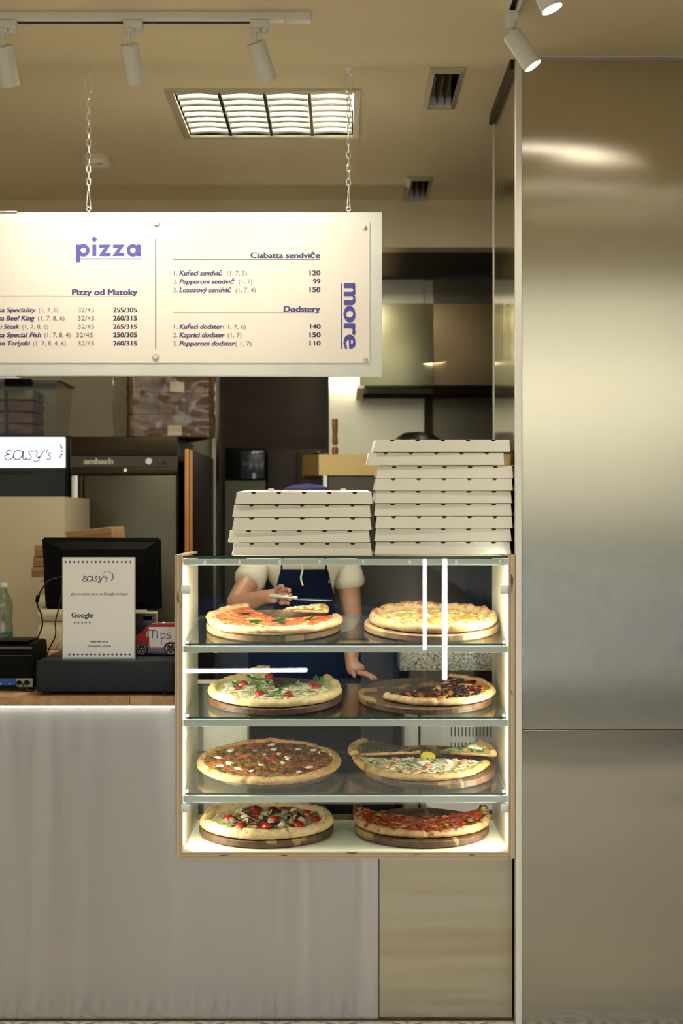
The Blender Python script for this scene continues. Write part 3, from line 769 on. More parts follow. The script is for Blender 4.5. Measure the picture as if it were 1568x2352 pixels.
def chunk_bm(r, flat, seed):
    bm = B(); bmesh.ops.create_icosphere(bm, subdivisions=2, radius=r)
    for v in bm.verts:
        q = 1 + .35 * nz(v.co.x * 90, v.co.y * 90, v.co.z * 90 + seed); v.co.x *= q; v.co.y *= q * .75; v.co.z = v.co.z * flat * q + r * flat * .5
    return bm
mozz_me = meshof('cheese_chunk', chunk_bm(.0130, .30, 3), 'mozz')
salmon_me = meshof('salmon_piece', chunk_bm(.012, .32, 8), 'salmon')
def wavy_disc(r, amp, seed):
    bm = B(); n = 14; c = bm.verts.new((0, 0, .002)); pr = None
    rings = []
    for f in (.5, 1):
        rings.append([bm.verts.new((math.cos(t) * r * f * (1 + .15 * math.sin(3 * t + seed)), math.sin(t) * r * f * .8, .002 + amp * f * math.sin(2 * t + seed) + amp * .6)) for t in [2 * math.pi * i / n for i in range(n)]])
    for i in range(n):
        bm.faces.new((c, rings[0][i], rings[0][(i + 1) % n])); bm.faces.new((rings[0][i], rings[1][i], rings[1][(i + 1) % n], rings[0][(i + 1) % n]))
    bmesh.ops.solidify(bm, geom=bm.faces[:], thickness=.0007); return bm
ham_me = meshof('ham_slice', wavy_disc(.027, .0045, 1), 'ham')
salami_me = meshof('salami_slice', wavy_disc(.024, .0008, 2), 'salami')
parm_me = meshof('parmesan_shaving', wavy_disc(.016, .005, 4), 'parmesan')

PYc = 4.545
# row 1, left: tomato pizza with basil, and the potato slice on it
board(628, PYc, 0, .214, .5, 'round board under the basil tomato pizza on the top shelf', 'acacia_pale')
p = Pizza('tomato_pizza', 'tomato and cheese pizza with basil leaves, cut open at the back, top shelf', 630, PYc - .004, 0, .219, 118, 375, 'dough_pale', 't_tomato', 1, (180, 218, 262, 310, 372), lifts=((130, .008, 25), (182, .010, 18)), rim=.023)
p.strips('tomato_shreds', 120, 'shred', .03); p.flakes('melted_cheese', 24, 't_cheese', .006)
p.pieces('basil_leaf', basil_me, [(-.10, .055), (-.055, -.075), (.02, -.05), (.028, -.085), (.115, -.028)], tilt=.25, scale=(.95, 1.3), dz=.002)
s = Pizza('potato_pizza_slice', 'yellow slice with browned cheese laid on the tomato pizza', 650, 4.60, 0, .150, -14, 30, 'dough_gold', 't_cheese', 4, rim=.016, rimw=.12, raise_=.022, group='loose pizza slices')
s.flakes('potato_flakes', 26, 'parmesan', .007)
# row 1, right: whole cheese pizza
board(990, PYc, 0, .214, 1.1, 'round pale board under the whole cheese pizza on the top shelf', 'acacia_pale')
p = Pizza('cheese_pizza', 'whole white cheese pizza with puffed brown-spotted rim, top shelf', 994, PYc + .004, 0, .205, 0, 360, 'dough_pale', 't_cheese', 12, (20, 95, 200), rim=.031, rimw=.17)
p.flakes('cheese_flakes', 110, 'parmesan', .006, curl=.15); p.flakes('browned_cheese_spots', 210, 'shred', .0042, .0011, 2.2, curl=.05); p.flakes('green_spots', 90, 'arugula', .004, .0009, 2.0, curl=.05); p.flakes('melted_yellow_cheese', 120, 't_cheese', .007, curl=.1)
# row 2, left: rocket and cherry tomato
board(630, PYc, 1, .216, .35, 'dark round board under the rocket pizza on the second shelf', cuts=(-.62, -.3, .02, .34, .66))
p = Pizza('rocket_pizza', 'white cheese pizza with rocket and cherry tomatoes, one slice missing, second shelf', 632, PYc, 1, .214, 98, 396, 'dough_cream', 't_cream', 21, (150, 238, 300), lifts=((100, .026, 20), (392, .008, 20)), rim=.025)
p.flakes('grated_cheese', 240, 'mozz', .0055, .001, 2.2, curl=.5); p.strips('cheese_threads', 60, 'mozz', .03, .0009)
p.pieces('cherry_tomato', tomato_me, [(-.025, .125), (-.115, -.005), (-.105, .055), (-.045, -.085), (.045, -.10), (.12, .052), (.13, .0)], scale=(1.0, 1.3))
p.pieces('rocket_leaf', arug_me, [(-.13, .05), (-.12, -.01), (-.07, .1), (-.06, .055), (-.05, -.03), (-.04, -.06), (.01, -.095), (.03, .0), (.07, .03), (.13, .075), (.14, .02), (.115, -.06), (-.02, .03), (-.085, .03), (.15, .05), (-.03, .08), (0, -.12), (-.045, -.045)], scale=(1, 1.5), dz=.004)
bm = B()
# row 2, right: half salami and olive
board(977, PYc, 1, .215, 1.95, 'big dark round board half covered by the olive pizza', cuts=(-.66, -.5, -.1, .22, .6))
p = Pizza('olive_pizza', 'half pizza with salami and black olives, second shelf', 996, PYc + .005, 1, .197, -148, 70, 'dough_pale', 't_salami', 31, (-90, -30), rim=.022, rimw=.12)
p.pieces('salami_slice', salami_me, n=30, fmax=.72, tilt=.08)
p.pieces('olive_ring', olive_me, n=34, fmax=.8, scale=(1, 1.45), tilt=.5, dz=.002); p.flakes('melted_cheese', 70, 't_cheese', .006)
# row 3, left: whole meat pizza
board(622, PYc + .01, 2, .205, .2, 'dark round board hidden under the big meat pizza')
p = Pizza('meat_pizza', 'whole pizza with shredded meat, white cheese lumps and chopped herbs, third shelf', 618, PYc - .003, 2, .231, 0, 360, 'dough_gold', 't_meat', 41, (45, 140, 255, 318), rim=.021, rimw=.12)
p.strips('meat_shreds', 420, 'shred', .02, .0013, .85); p.flakes('chopped_herbs', 180, 'herb', .0050, .002, 1.6, .86, .5); p.flakes('dark_meat_bits', 170, 'dark_meat', .0055, .003, 1.5, .84, .6); p.flakes('meat_bits', 90, 't_salami', .008, fmax=.86)
p.flakes('tomato_bits', 60, 't_tomato', .008, fmax=.86)
p.pieces('cheese_chunk', mozz_me, [(-.165, .02), (-.13, .10), (-.09, -.10), (-.055, .10), (-.02, .065), (-.05, -.125), (0, .17), (.01, .11), (.03, .07), (.045, -.035), (.09, .12), (.13, -.085), (.17, .085), (.20, .06), (-.02, -.06), (.06, .02), (-.12, -.045), (.10, -.13), (.14, .11), (-.15, -.07)], scale=(.8, 1.35), dz=.001)
# row 3, right: half salmon pizza plus two slices and lemon
board(986, PYc + .004, 2, .213, .15, 'dark round board under the salmon pizza and two slices')
p = Pizza('salmon_pizza', 'half pizza with salmon, soft cheese and herbs, third shelf', 966, PYc + .028, 2, .222, 186, 347, 'dough_gold', 't_cream', 51, (225, 320), lifts=((186, .012, 16),), rim=.021, rimw=.13)
p.pieces('salmon_piece', salmon_me, n=20, fmax=.76, scale=(.8, 1.3)); p.flakes('courgette_shreds', 150, 'mozz', .005, .0008, 2.8); p.flakes('chopped_herbs', 60, 'herb', .004)
p.pieces('cheese_chunk', mozz_me, [(.0, -.055), (.075, -.045), (.085, -.055), (-.005, -.07), (.01, -.06)], scale=(1.1, 1.5), dz=.002)
s = Pizza('spinach_pizza_slice', 'slice with dark spinach, tip pointing to the middle, at the left of the salmon pizza', 966, 4.60, 2, .236, 146, 189, 'dough_gold', 't_spinach', 55, rim=.020, rimw=.14, raise_=.017, group='loose pizza slices')
s.flakes('spinach_bits', 60, 'mush', .006, curl=.5); s.flakes('chopped_herbs', 40, 'herb', .005)
s2 = Pizza('salmon_pizza_slice', 'slice with salmon and soft cheese beside the lemon, at the right of the salmon pizza', 1008, 4.60, 2, .186, -12, 36, 'dough_gold', 't_cream', 58, rim=.020, rimw=.14, raise_=.016, group='loose pizza slices')
s2.flakes('herb_bits', 20, 'herb', .004); s2.pieces('salmon_piece', salmon_me, [(.085, .01), (.145, .03), (.15, .0)]); s2.pieces('cheese_chunk', mozz_me, [(.11, .03), (.125, .02)], scale=(1.3, 1.6), dz=.002)
q, t_ = frame_row(2, 982, 4.575)
lm = thing('lemon_wedge', 'yellow lemon slice resting on the salmon pizza', 'lemon', q + Vector((0, -.003, BT + .013)), (t_ + .35, 0, .1))
bm = lathe(B(), (0, 0, 0), [(0, 0), (.021, 0), (.0225, .003), (.021, .006), (0, .006)], 24); lobj('flesh', bm, 'lemon', lm)
lobj('rind', lathe(B(), (0, 0, 0), [(.0215, -.0005), (.0245, .001), (.0245, .005), (.0215, .0065), (.0215, -.0005)], 24), mat('lemon_rind', (.85, .52, .02), .35), lm)
# row 4
EX = math.radians(2.3)
board(612, PYc, 3, .214, .1, 'dark round board under the ham pizza on the cabinet floor', extra=EX, cuts=(-.6, -.2, .1, .45, .8))
p = Pizza('ham_pizza', 'whole pizza with cured ham, cherry tomatoes and mushrooms, bottom level', 613, PYc + .002, 3, .213, 0, 360, 'dough_cream', 't_ham', 61, (250, 292, 75), rim=.032, rimw=.18, extra=EX)
p.pieces('ham_slice', ham_me, n=26, fmax=.66, tilt=.15); p.pieces('parmesan_shaving', parm_me, n=40, fmax=.72, dz=.003, tilt=.4)
p.flakes('mushroom_bits', 34, 'mush', .005, curl=.5, fmax=.6)
p.pieces('cherry_tomato', tomato_me, [(-.045, .10), (.045, .125), (-.125, .01), (-.08, -.09), (.025, -.015), (.005, -.10), (.105, -.08), (.155, .0), (.128, .06)], scale=(1.15, 1.45), dz=.001)
board(968, PYc, 3, .214, .2, 'dark round board under the red onion pizza on the cabinet floor', extra=EX)
p = Pizza('red_onion_pizza', 'half pizza with tomato, red onion and olives and upturned dark ends, bottom level', 967, PYc + .034, 3, .222, 168, 372, 'dough_brown', 't_onion', 71, (208, 272, 345), lifts=((170, .032, 14), (371, .024, 12)), rim=.022, rimw=.13, extra=EX)
p.strips('onion_strips', 70, 'onion', .04, .0016); p.strips('tomato_shreds', 70, 't_meat', .026, .002); p.flakes('tomato_bits', 50, 't_onion', .010)
p.pieces('green_olive', golive_me, [(-.14, -.005), (.07, -.11), (.15, -.06)], scale=(1.1, 1.3), dz=.002)

# ================================================================== pizza boxes
PBW, PBD, PBH = .416, .405, .0385
def pizza_box(px0, px1, ytop, ybot, i, n, zbase, side, label):
    Y = FY + .045 - .003 * ((i * 7) % 3)
    rise = .0030 if side == 0 else .0021
    a0 = i * rise / PBD; X = WX((px0 + px1) / 2, Y); w = (WX(px1, Y) - WX(px0, Y)) / 2; h = (ybot - ytop) / F * Y - .001
    t = thing('pizza_box', label, 'pizza box', (X, Y, zbase), (a0, 0, random.uniform(-.012, .012)), 'flat pizza boxes stacked on the cabinet')
    t.location.z = zbase
    bm = B(); tp = .0045; hb = h + rise
    bot = [(-w, 0, 0), (w, 0, 0), (w - .006, PBD, 0), (-w + .006, PBD, 0)]
    tpv = [(-w + tp * .6, .003, h), (w - tp * .6, .003, h), (w - tp - .006, PBD - .002, hb), (-w + tp + .006, PBD - .002, hb)]
    A = [bm.verts.new(p) for p in bot]; C = [bm.verts.new(p) for p in tpv]
    bm.faces.new(A[::-1]); bm.faces.new(C)
    for k in range(4): bm.faces.new((A[k], A[(k + 1) % 4], C[(k + 1) % 4], C[k]))
    bmesh.ops.bevel(bm, geom=bm.edges[:], offset=.0007, segments=1, affect='EDGES')
    lobj('carton', bm, 'white_board', t, 0)
    # side flaps standing a little proud of the lid
    for s in (-1, 1):
        bm = B(); P = [(s * (w - .002), .004, .003), (s * (w + .005), .02, .001), (s * (w + .002), PBD * .9, .001), (s * (w - tp), PBD * .9, h), (s * (w - tp), .006, h)]
        bm.faces.new([bm.verts.new(q_) for q_ in P]); bmesh.ops.solidify(bm, geom=bm.faces[:], thickness=.0012)
        lobj('side_flap', bm, 'white_board', t, 0)
    for k in range(5):
        cx = (k - 2) * .0772; bm = B(); r = .0072
        pts = [(cx - r, h - .0002)] + [(cx + math.cos(math.pi + j * math.pi / 8) * r, h - .0002 + math.sin(math.pi + j * math.pi / 8) * r * .72) for j in range(1, 8)] + [(cx + r, h - .0002)]
        slant = lambda z: .003 * z / h
        bm.faces.new([bm.verts.new((x, slant(z) - .0006, z)) for x, z in pts]); bm.faces.new([bm.verts.new((x, .004, h + .0008)) for x in (cx - r, cx + r)] + [bm.verts.new((cx + r, .0012, h + .0008)), bm.verts.new((cx - r, .0012, h + .0008))])
        lobj('vent_hole', bm, 'black_matte', t, 0)
    if i == n - 1:
        for s in (-1, 1):
            lobj('locking_tab', one(s * .12 - .009, s * .12 + .009, PBD - .02, PBD - .003, hb - .002, hb + .004, bev=.0005), 'white_board', t)
        bm = B(); rd = random.Random(i)
        for _ in range(26):
            x, y = rd.uniform(-.12, .12), rd.uniform(.1, .33); bx, by = rd.uniform(.006, .02), rd.uniform(.006, .02)
            z = lambda yy: h + (hb - h) * yy / PBD + .0007
            bm.faces.new([bm.verts.new((x + math.cos(g) * bx, y + math.sin(g) * by, z(y + math.sin(g) * by))) for g in [j * 1.0472 for j in range(6)]])
        lobj('red_print', bm, mat('box_red_print', (.6, .07, .05), .6), t, 0)
    return t
posn = ['bottom', 'second from the bottom', 'third from the bottom', 'fourth from the bottom', 'middle', 'sixth from the bottom', 'seventh from the bottom', 'second from the top', 'top']
L5 = [(534, 853, 1248, 1277), (525, 849, 1219, 1247), (535, 852, 1190, 1218.5), (535, 851, 1160, 1189), (541, 855, 1131, 1159)]
l5n = ['bottom one, over the glass top', 'fourth from the top, shifted out to one side', 'third from the top', 'second from the top', 'topmost, red print on its lid']
def stack(rows, labels, side, text):
    for i, (a, b, c, d) in enumerate(rows):
        z = (ct_z if side else TOPZ) + .0006 + (WZ(d, FY + .042) - WZ(rows[0][3], FY + .042))
        pizza_box(a, b, c, d, i, len(rows), z, side, text + labels[i])
# 'white pizza box in the shorter stack, ' + l5n[i])
R9 = [(861, 1173, 1246, 1275), (861, 1174, 1215, 1245.5), (863, 1177, 1187, 1215), (860, 1175, 1158, 1186.5), (861, 1175, 1129, 1157.5), (861, 1177, 1100, 1129), (864, 1178, 1072, 1100), (845, 1158, 1040, 1070), (861, 1172, 1011, 1039.5)]
r9n = ['bottom one, over the glass top', 'second from the bottom', 'third from the bottom', 'fourth from the bottom', 'fifth from the bottom, the middle one', 'fourth from the top', 'third from the top', 'second from the top, pushed out to one side', 'topmost, red print on its lid']
stack(L5, l5n, 0, 'white pizza box in the shorter stack, ')
stack(R9, r9n, 1, 'white pizza box in the taller stack, ')

# ================================================================== hanging menu sign
SY = 4.38
sg = thing('menu_sign', 'hanging cream menu board in a galvanised frame above the counter', 'sign', (-.4, SY + .03, WZ(862, SY)))
sL = -330
obj('frame', one(WX(sL, SY), WX(877, SY), SY + .002, SY + .055, WZ(862, SY), WZ(487, SY), bev=.0015), 'zinc', sg)
obj('print_panel', one(WX(sL, SY), WX(849, SY), SY - .001, SY + .003, WZ(834, SY), WZ(510, SY), bev=.0006, seg=1), 'sign_face', sg)
TY = SY - .0016
def words(name, items, m, parent, Y=TY, bold=0., shear=0.):
    for it in items: obj('lettering', text_bm(B(), it[0], it[1], it[2], it[3], it[4], Y, bold, shear), m, parent, 0)
words('menu_items', [('ka Speciality', -5, 82, 717, 10.5), ('ka Beef King', -5, 79, 736, 10.5), ('i Steak', 1, 44, 755.2, 10.5), ('ka Special Fish', -5, 94, 774.4, 10.5), ('on Teriyaki', -5, 69, 793.6, 10.5),
    ('Kuřecí sendvič', 412, 510, 632.5, 10.7), ('Pepperoni sendvič', 412, 538, 651.8, 10.7), ('Lososový sendvič', 412, 531, 671, 10.7),
    ('Kuřecí dodster', 412, 511, 755.3, 10.7), ('Kaprici dodster', 412, 516, 774.7, 10.7), ('Pepperoni dodster', 412, 539, 794, 10.7)], 'ink', sg, bold=.034, shear=.22)
words('menu_prices', [('255/305', 260, 314, 717, 10.5), ('260/315', 260, 314, 736, 10.5), ('265/315', 260, 314, 755.2, 10.5), ('250/305', 260, 314, 774.4, 10.5), ('260/315', 260, 314, 793.6, 10.5),
    ('120', 711, 735, 632, 10.7), ('99', 719, 735, 651.3, 10.7), ('150', 711, 735, 670.6, 10.7), ('140', 712, 735.5, 755, 10.7), ('150', 711, 735.5, 774.3, 10.7), ('110', 711, 735.5, 793.7, 10.7)], 'ink_dark', sg, bold=.036)
words('menu_notes', [('(1, 7, 8)', 89, 134, 717, 10.2), ('(1, 7, 8, 6)', 87, 148, 736, 10.2), ('(1, 7, 8, 6)', 51, 111, 755.2, 10.2), ('(1, 7, 8, 4)', 102, 162, 774.4, 10.2), ('(1, 7, 8, 4, 6)', 76, 151, 793.6, 10.2),
    ('32/45', 179, 216, 717, 10.2), ('32/45', 179, 216, 736, 10.2), ('32/45', 179, 216, 755.2, 10.2), ('32/45', 175, 213, 774.6, 10.2), ('32/45', 179, 216, 793.6, 10.2),
    ('1.', 399, 407, 632.5, 10.2), ('2.', 398, 407, 651.8, 10.2), ('3.', 398, 407, 671, 10.2), ('1.', 399, 407, 755.3, 10.2), ('2.', 398, 407, 774.7, 10.2), ('3.', 398, 407, 794, 10.2),
    ('(1, 7, 5)', 521, 567, 632.5, 10.2), ('(1, 7)', 548, 579, 651.8, 10.2), ('(1, 7, 4)', 541, 587, 671, 10.2), ('( 1, 7, 6)', 512, 564, 755.3, 10.2), ('(1, 7)', 523, 554, 774.7, 10.2), ('( 1, 7)', 540, 577, 794, 10.2)], 'ink_thin', sg)
words('menu_headings', [('Pizzy od Matoky', 166, 315, 677, 12.5), ('Ciabatta sendviče', 576, 734, 592.5, 12.5), ('Dodstery', 652, 734, 716, 12.5)], 'ink', sg, bold=.05)
bm = B(); k = SY / F
for x0, x1, y in ((-300, 316, 680.3), (397, 734, 596), (397, 734, 718.5)): flat_rect(bm, x0, x1, y - .6, y + .6, TY)
obj('heading_rules', bm, 'ink_thin', sg, 0)
bm = B(); flat_rect(bm, 356.3, 358.4, 549, 803, TY); obj('divider_rule', bm, 'ink', sg, 0)
# large heading built from bars and rings
def ring_px(bm, cx, cy, ro, ri, a0=0, a1=360, n=40):
    TY = SY - .0021
    A = []; C = []
    m_ = int(n * (a1 - a0) / 360) + 1
    for i in range(m_ + 1):
        t = math.radians(a0 + (a1 - a0) * i / m_)
        A.append(bm.verts.new(W(cx + math.cos(t) * ro, cy - math.sin(t) * ro, TY))); C.append(bm.verts.new(W(cx + math.cos(t) * ri, cy - math.sin(t) * ri, TY)))
    for i in range(m_): bm.faces.new((A[i], A[i + 1], C[i + 1], C[i]))
bm = B()
flat_rect(bm, 174.5, 183.8, 561.5, 602, TY); ring_px(bm, 191.5, 574.5, 14.2, 6.4)
flat_rect(bm, 212, 221, 561.5, 588, TY); disc(bm, 216.5, 549.5, 5.4, TY)
for x in (227, 258.5):
    for poly in ([(x + 1, 561.5), (x + 27.5, 561.5), (x + 27.5, 562), (x + 14.5, 580.5), (x + 3, 588), (x, 588), (x, 587), (x + 13, 569.5), (x + 1, 569.5)], [(x + 14.5, 580.5), (x + 27, 580.5), (x + 27, 588), (x + 3, 588)]):
        bm.faces.new([bm.verts.new(W(a, b, TY)) for a, b in poly])
ring_px(bm, 305, 574.7, 14.2, 6.4); flat_rect(bm, 314, 323, 561.5, 588, TY)
flat_rect(bm, 171, 325.5, 593.4, 595.6, TY + .0003)
obj('large_heading', bm, 'ink_big', sg, 0)
bm = B(); text_bm(bm, 'more', 0, 146, 0, 39, TY, .04)
for v in bm.verts:   # turn to read downwards
    px = VX + v.co.x * F / TY; py = VY - (v.co.z - EYE) * F / TY
    v.co = W(789.5 - py, 653 + px, v.co.y)
bmesh.ops.reverse_faces(bm, faces=bm.faces)
flat_rect(bm, 782.8, 784.8, 650, 801, TY)
obj('side_heading', bm, mat('violet_ink_side', (.09, .09, .38), .5), sg, 0)
for px, py, r, mm in ((359.5, 511.5, 8, 'sign_face'), (357, 818, 8, 'white_paint')):
    obj('fixing_cap', lathe(B(), W(px, py, SY - .001), [(r * k, 0), (r * k, .004), (r * k * .8, .006), (0, .006)], 24, Vector((0, -1, 0))), 'alu_post', sg)
for px, py in ((838, 523.5), (838.5, 824.5)):
    obj('screw', lathe(B(), W(px, py, SY - .001), [(6 * k, 0), (5.5 * k, .002), (3.4 * k, .003), (3.2 * k, .006), (1.5 * k, .008), (0, .008)], 16, Vector((0, -1, 0))), 'chrome', sg)
for py in (486, 863.5):
    obj('bracket', one(WX(-60, SY), WX(39, SY), SY - .004, SY + .05, WZ(py + 1.6, SY), WZ(py - 1.2, SY), bev=.0008), 'chrome', sg)
# chains
def stadium(c, ln, wd, r, ang, n=6):
    pts = []; h = ln / 2 - wd / 2
    for i in range(n + 1):
        t = math.pi * i / n; pts.append((math.cos(t) * wd / 2, h + math.sin(t) * wd / 2))
    for i in range(n + 1):
        t = math.pi + math.pi * i / n; pts.append((math.cos(t) * wd / 2, -h + math.sin(t) * wd / 2))
    return [Vector(c) + Vector((math.cos(ang) * x, math.sin(ang) * x, z)) for x, z in pts]
def chain(px, ytop, label):
    Yc = 4.41; t = thing('hanging_chain', label, 'chain', (WX(px, Yc), Yc, WZ(487, SY)), group='chains holding up the menu sign')
    X = WX(px, Yc); kk = Yc / F
    bm = lathe(B(), (X, Yc, ZC), [(0, 0), (.011, 0), (.011, .002), (.004, .003), (0, .003)], 16, Vector((0, 0, -1)))
    tube(bm, [(X, Yc, ZC), (X + .001, Yc, WZ(ytop + 12, Yc)), (X, Yc, WZ(ytop + 24, Yc))], .0022, 8); obj('ceiling_hook', bm, 'white_paint', t)
    z0, z1 = WZ(ytop + 20, Yc), WZ(ytop + 62, Yc)
    pr = [(0, 0), (.008, -.002), (.0125, -.010), (.0125, -.018), (.007, z1 - z0 + .012), (.0075, z1 - z0 + .006), (.004, z1 - z0 + .001), (0, z1 - z0), (-.004, z1 - z0 + .001), (-.0075, z1 - z0 + .006), (-.007, z1 - z0 + .012), (-.0125, -.018), (-.0125, -.010), (-.008, -.002)]
    obj('carabiner', tube(B(), [(X + a, Yc, z0 + b) for a, b in pr], .0019, 8, closed=True), 'chrome', t)
    zt_, zb_ = z1 + .003, WZ(441, Yc); n = 15; pitch = (zt_ - zb_) / n; ln = pitch + .0052
    rd = random.Random(px)
    for i in range(n):
        ang = (0.35 if i % 2 else 1.75) + rd.uniform(-.4, .4)
        obj('link', tube(B(), stadium((X, Yc, zt_ - pitch * (i + .5)), ln, .0115, .0, ang), .0016, 6, closed=True), 'chrome', t)
    za, zb = WZ(438, Yc), WZ(477, Yc)
    obj('carabiner', tube(B(), [(X + a * math.cos(1.2), Yc + a * math.sin(1.2), za + (zb - za) * b) for a, b in ((0, 0), (.006, .04), (.005, .2), (.012, .85), (.010, .97), (0, 1), (-.010, .97), (-.012, .85), (-.005, .2), (-.006, .04))], .0019, 8, closed=True), 'chrome', t)
    zc = WZ(480, Yc)
    bm = tube(B(), [(X + math.cos(a) * .006, Yc, zc + math.sin(a) * .006) for a in [i * math.pi / 7 for i in range(14)]], .0018, 8, closed=True)
    cyl(bm, (X, Yc, zc - .006), (X, Yc, WZ(487, SY) - .001), .0018, n=8); obj('eye_bolt', bm, 'chrome', t)
chain(203.5, 155, 'steel chain crossing the smoke detector, holding the menu sign')
chain(800.5, 150, 'steel chain crossing the ceiling light, holding the menu sign')

# ================================================================== ceiling fittings
def vent(x0, x1, y0, y1, hx, label, white=True):
    t = thing('ceiling_vent', label, 'vent', ((x0 + x1) / 2, (y0 + y1) / 2, ZC - .012), group='narrow ceiling vents')
    bm = B(); z0 = ZC - .001
    hx0, hx1, hy0, hy1 = hx
    O = [(x0, y0), (x1, y0), (x1, y1), (x0, y1)]; I = [(hx0, hy0), (hx1, hy0), (hx1, hy1), (hx0, hy1)]
    o0 = [bm.verts.new((a, b, z0)) for a, b in O]; o1 = [bm.verts.new((a, b, z0 - .003)) for a, b in O]
    i1 = [bm.verts.new((a, b, z0 - .012)) for a, b in I]; i2 = [bm.verts.new((a, b, z0 + .02)) for a, b in I]
    for A, C in ((o0, o1), (o1, i1), (i1, i2)):
        for i in range(4): bm.faces.new((A[i], A[(i + 1) % 4], C[(i + 1) % 4], C[i]))
    obj('frame', bm, mat('vent_beige', (.50, .43, .30), .5), t, 0)
    w = hx1 - hx0
    for f in (.33, .66):
        bm = B(); X = hx0 + w * f
        P = [(X - .003, hy0 + .002, ZC + .055), (X + .004, hy0 + .002, ZC - .008), (X + .004, hy1 - .02, ZC - .008), (X - .003, hy1 - .002, ZC + .055)]
        bm.faces.new([bm.verts.new(q_) for q_ in P]); bmesh.ops.solidify(bm, geom=bm.faces[:], thickness=.002); obj('blade', bm, mat('vent_blade', (.30, .25, .17), .5), t, 0)
    bm = B(); box(bm, hx0 - .004, hx0, hy0, hy1, ZC, ZC + .1); box(bm, hx1, hx1 + .004, hy0, hy1, ZC, ZC + .1); box(bm, hx0, hx1, hy0, hy1, ZC + .1, ZC + .104); box(bm, hx0, hx1, hy0 - .004, hy0, ZC, ZC + .1)
    obj('duct', bm, 'dark', t, 0)
    obj('back_plate', one(hx0, hx1, hy1 - .006, hy1, ZC - .004, ZC + .03), 'white_paint', t, 0)
vent(.275, .385, 4.40, 4.84, (.29, .37, 4.43, 4.81), 'beige ceiling vent nearer the track spotlights')
vent(.264, .374, 5.796, 6.225, (.285, .362, 5.825, 6.20), 'beige ceiling vent farther back above the extractor hood')
# recessed light fitting
lf = thing('ceiling_light', 'recessed square fluorescent light with mirror louvers above the sign', 'lamp', (-.255, 4.91, ZC))
x0, x1, y0, y1 = -.575, .062, 4.615, 5.195; hx0, hx1, hy0, hy1 = -.55, .042, 4.64, 5.175
M['fit_beige'] = mat('fitting_beige', (.52, .45, .32), .45)
bm = B(); box(bm, x0, hx0 + .001, y0, y1, ZC - .010, ZC - .0005); box(bm, hx1 - .001, x1, y0, y1, ZC - .010, ZC - .0005)
box(bm, hx0, hx1, y0, hy0 + .001, ZC - .010, ZC - .0005); box(bm, hx0, hx1, hy1 - .001, y1, ZC - .010, ZC - .0005); obj('frame', bm, 'fit_beige', lf, 0)
bm = B(); box(bm, hx0, hx1, hy0, hy1, ZC + .09, ZC + .095); box(bm, hx0 - .004, hx0, hy0, hy1, ZC, ZC + .09); box(bm, hx1, hx1 + .004, hy0, hy1, ZC, ZC + .09)
box(bm, hx0, hx1, hy0 - .004, hy0, ZC, ZC + .09); box(bm, hx0, hx1, hy1, hy1 + .004, ZC, ZC + .09); obj('housing', bm, 'louver', lf, 0)
cw = (hx1 - hx0) / 4
for i in range(4):
    obj('light_tube', cyl(B(), (hx0 + cw * (i + .5), hy0 + .01, ZC + .06), (hx0 + cw * (i + .5), hy1 - .01, ZC + .06), .013, n=12), 'tube', lf)
    if i: obj('divider', one(hx0 + cw * i - .005, hx0 + cw * i + .005, hy0, hy1, ZC - .004, ZC + .045), 'dark_brown', lf, 0)
    for j in range(8):
        bm = B(); Y = hy0 + .03 + j * (hy1 - hy0 - .04) / 7.3; xa, xb = hx0 + cw * i + .006, hx0 + cw * (i + 1) - .006; n = 8; rows = []
        for q_ in range(n + 1):
            f = q_ / n; X = xa + (xb - xa) * f; dz = .009 * (1 - (2 * f - 1) ** 2)
            rows.append([bm.verts.new((X, Y, ZC + .040)), bm.verts.new((X, Y - .005, ZC + .018)), bm.verts.new((X, Y - .014, ZC - .003 + dz * .5)), bm.verts.new((X, Y + .014, ZC - .003 + dz * .5)), bm.verts.new((X, Y + .002, ZC + .040))])
        for A, C in zip(rows, rows[1:]):
            for e in range(4): bm.faces.new((A[e], A[e + 1], C[e + 1], C[e]))
        obj('louver_slat', bm, 'louver', lf, 2)
# smoke detector
sd = W(220, 362, 5.50)
t = thing('smoke_detector', 'round cream smoke detector on the ceiling behind the chain', 'smoke detector', (sd.x, 5.5, ZC - .04))
M['det'] = mat('detector_cream', (.85, .80, .64), .5)
obj('base', lathe(B(), (sd.x, 5.5, ZC), [(0, 0), (.054, 0), (.054, .012), (0, .012)], 32, Vector((0, 0, -1))), 'det', t)
obj('body', lathe(B(), (sd.x, 5.5, ZC - .013), [(0, 0), (.058, 0), (.060, .006), (.058, .020), (.046, .028), (0, .029)], 32, Vector((0, 0, -1))), 'det', t)
for i in range(4): obj('slot', one(sd.x + .01 + i * .006, sd.x + .012 + i * .006, 5.448, 5.470, ZC - .0375, ZC - .034), 'black_matte', t, 0)
# track lights
def track(label, p0, p1, w, endcap):
    t = thing('light_track', label, 'light track', ((p0[0] + p1[0]) / 2, (p0[1] + p1[1]) / 2, ZC - .02))
    return t
TYk = 3.93
t1 = track('long white ceiling track carrying three spotlights', (-1.3, TYk), (-.085, TYk), .03, 1)
ex = WX(652, TYk); e2 = WX(713, TYk)
obj('rail', one(-1.35, ex, TYk - .016, TYk + .016, ZC - .022, ZC - .0005, bev=.001), 'white_paint', t1)
obj('groove', one(-1.35, WX(575, TYk), TYk + .004, TYk + .017, ZC - .0235, ZC - .0215), 'black_matte', t1, 0)
obj('lip', one(-1.35, WX(575, TYk), TYk + .0172, TYk + .020, ZC - .0245, ZC - .018), 'white_paint', t1, 0)
obj('end_feed', one(ex + .0005, e2, TYk - .017, TYk + .017, ZC - .024, ZC - .0005, bev=.0015), 'white_paint', t1)
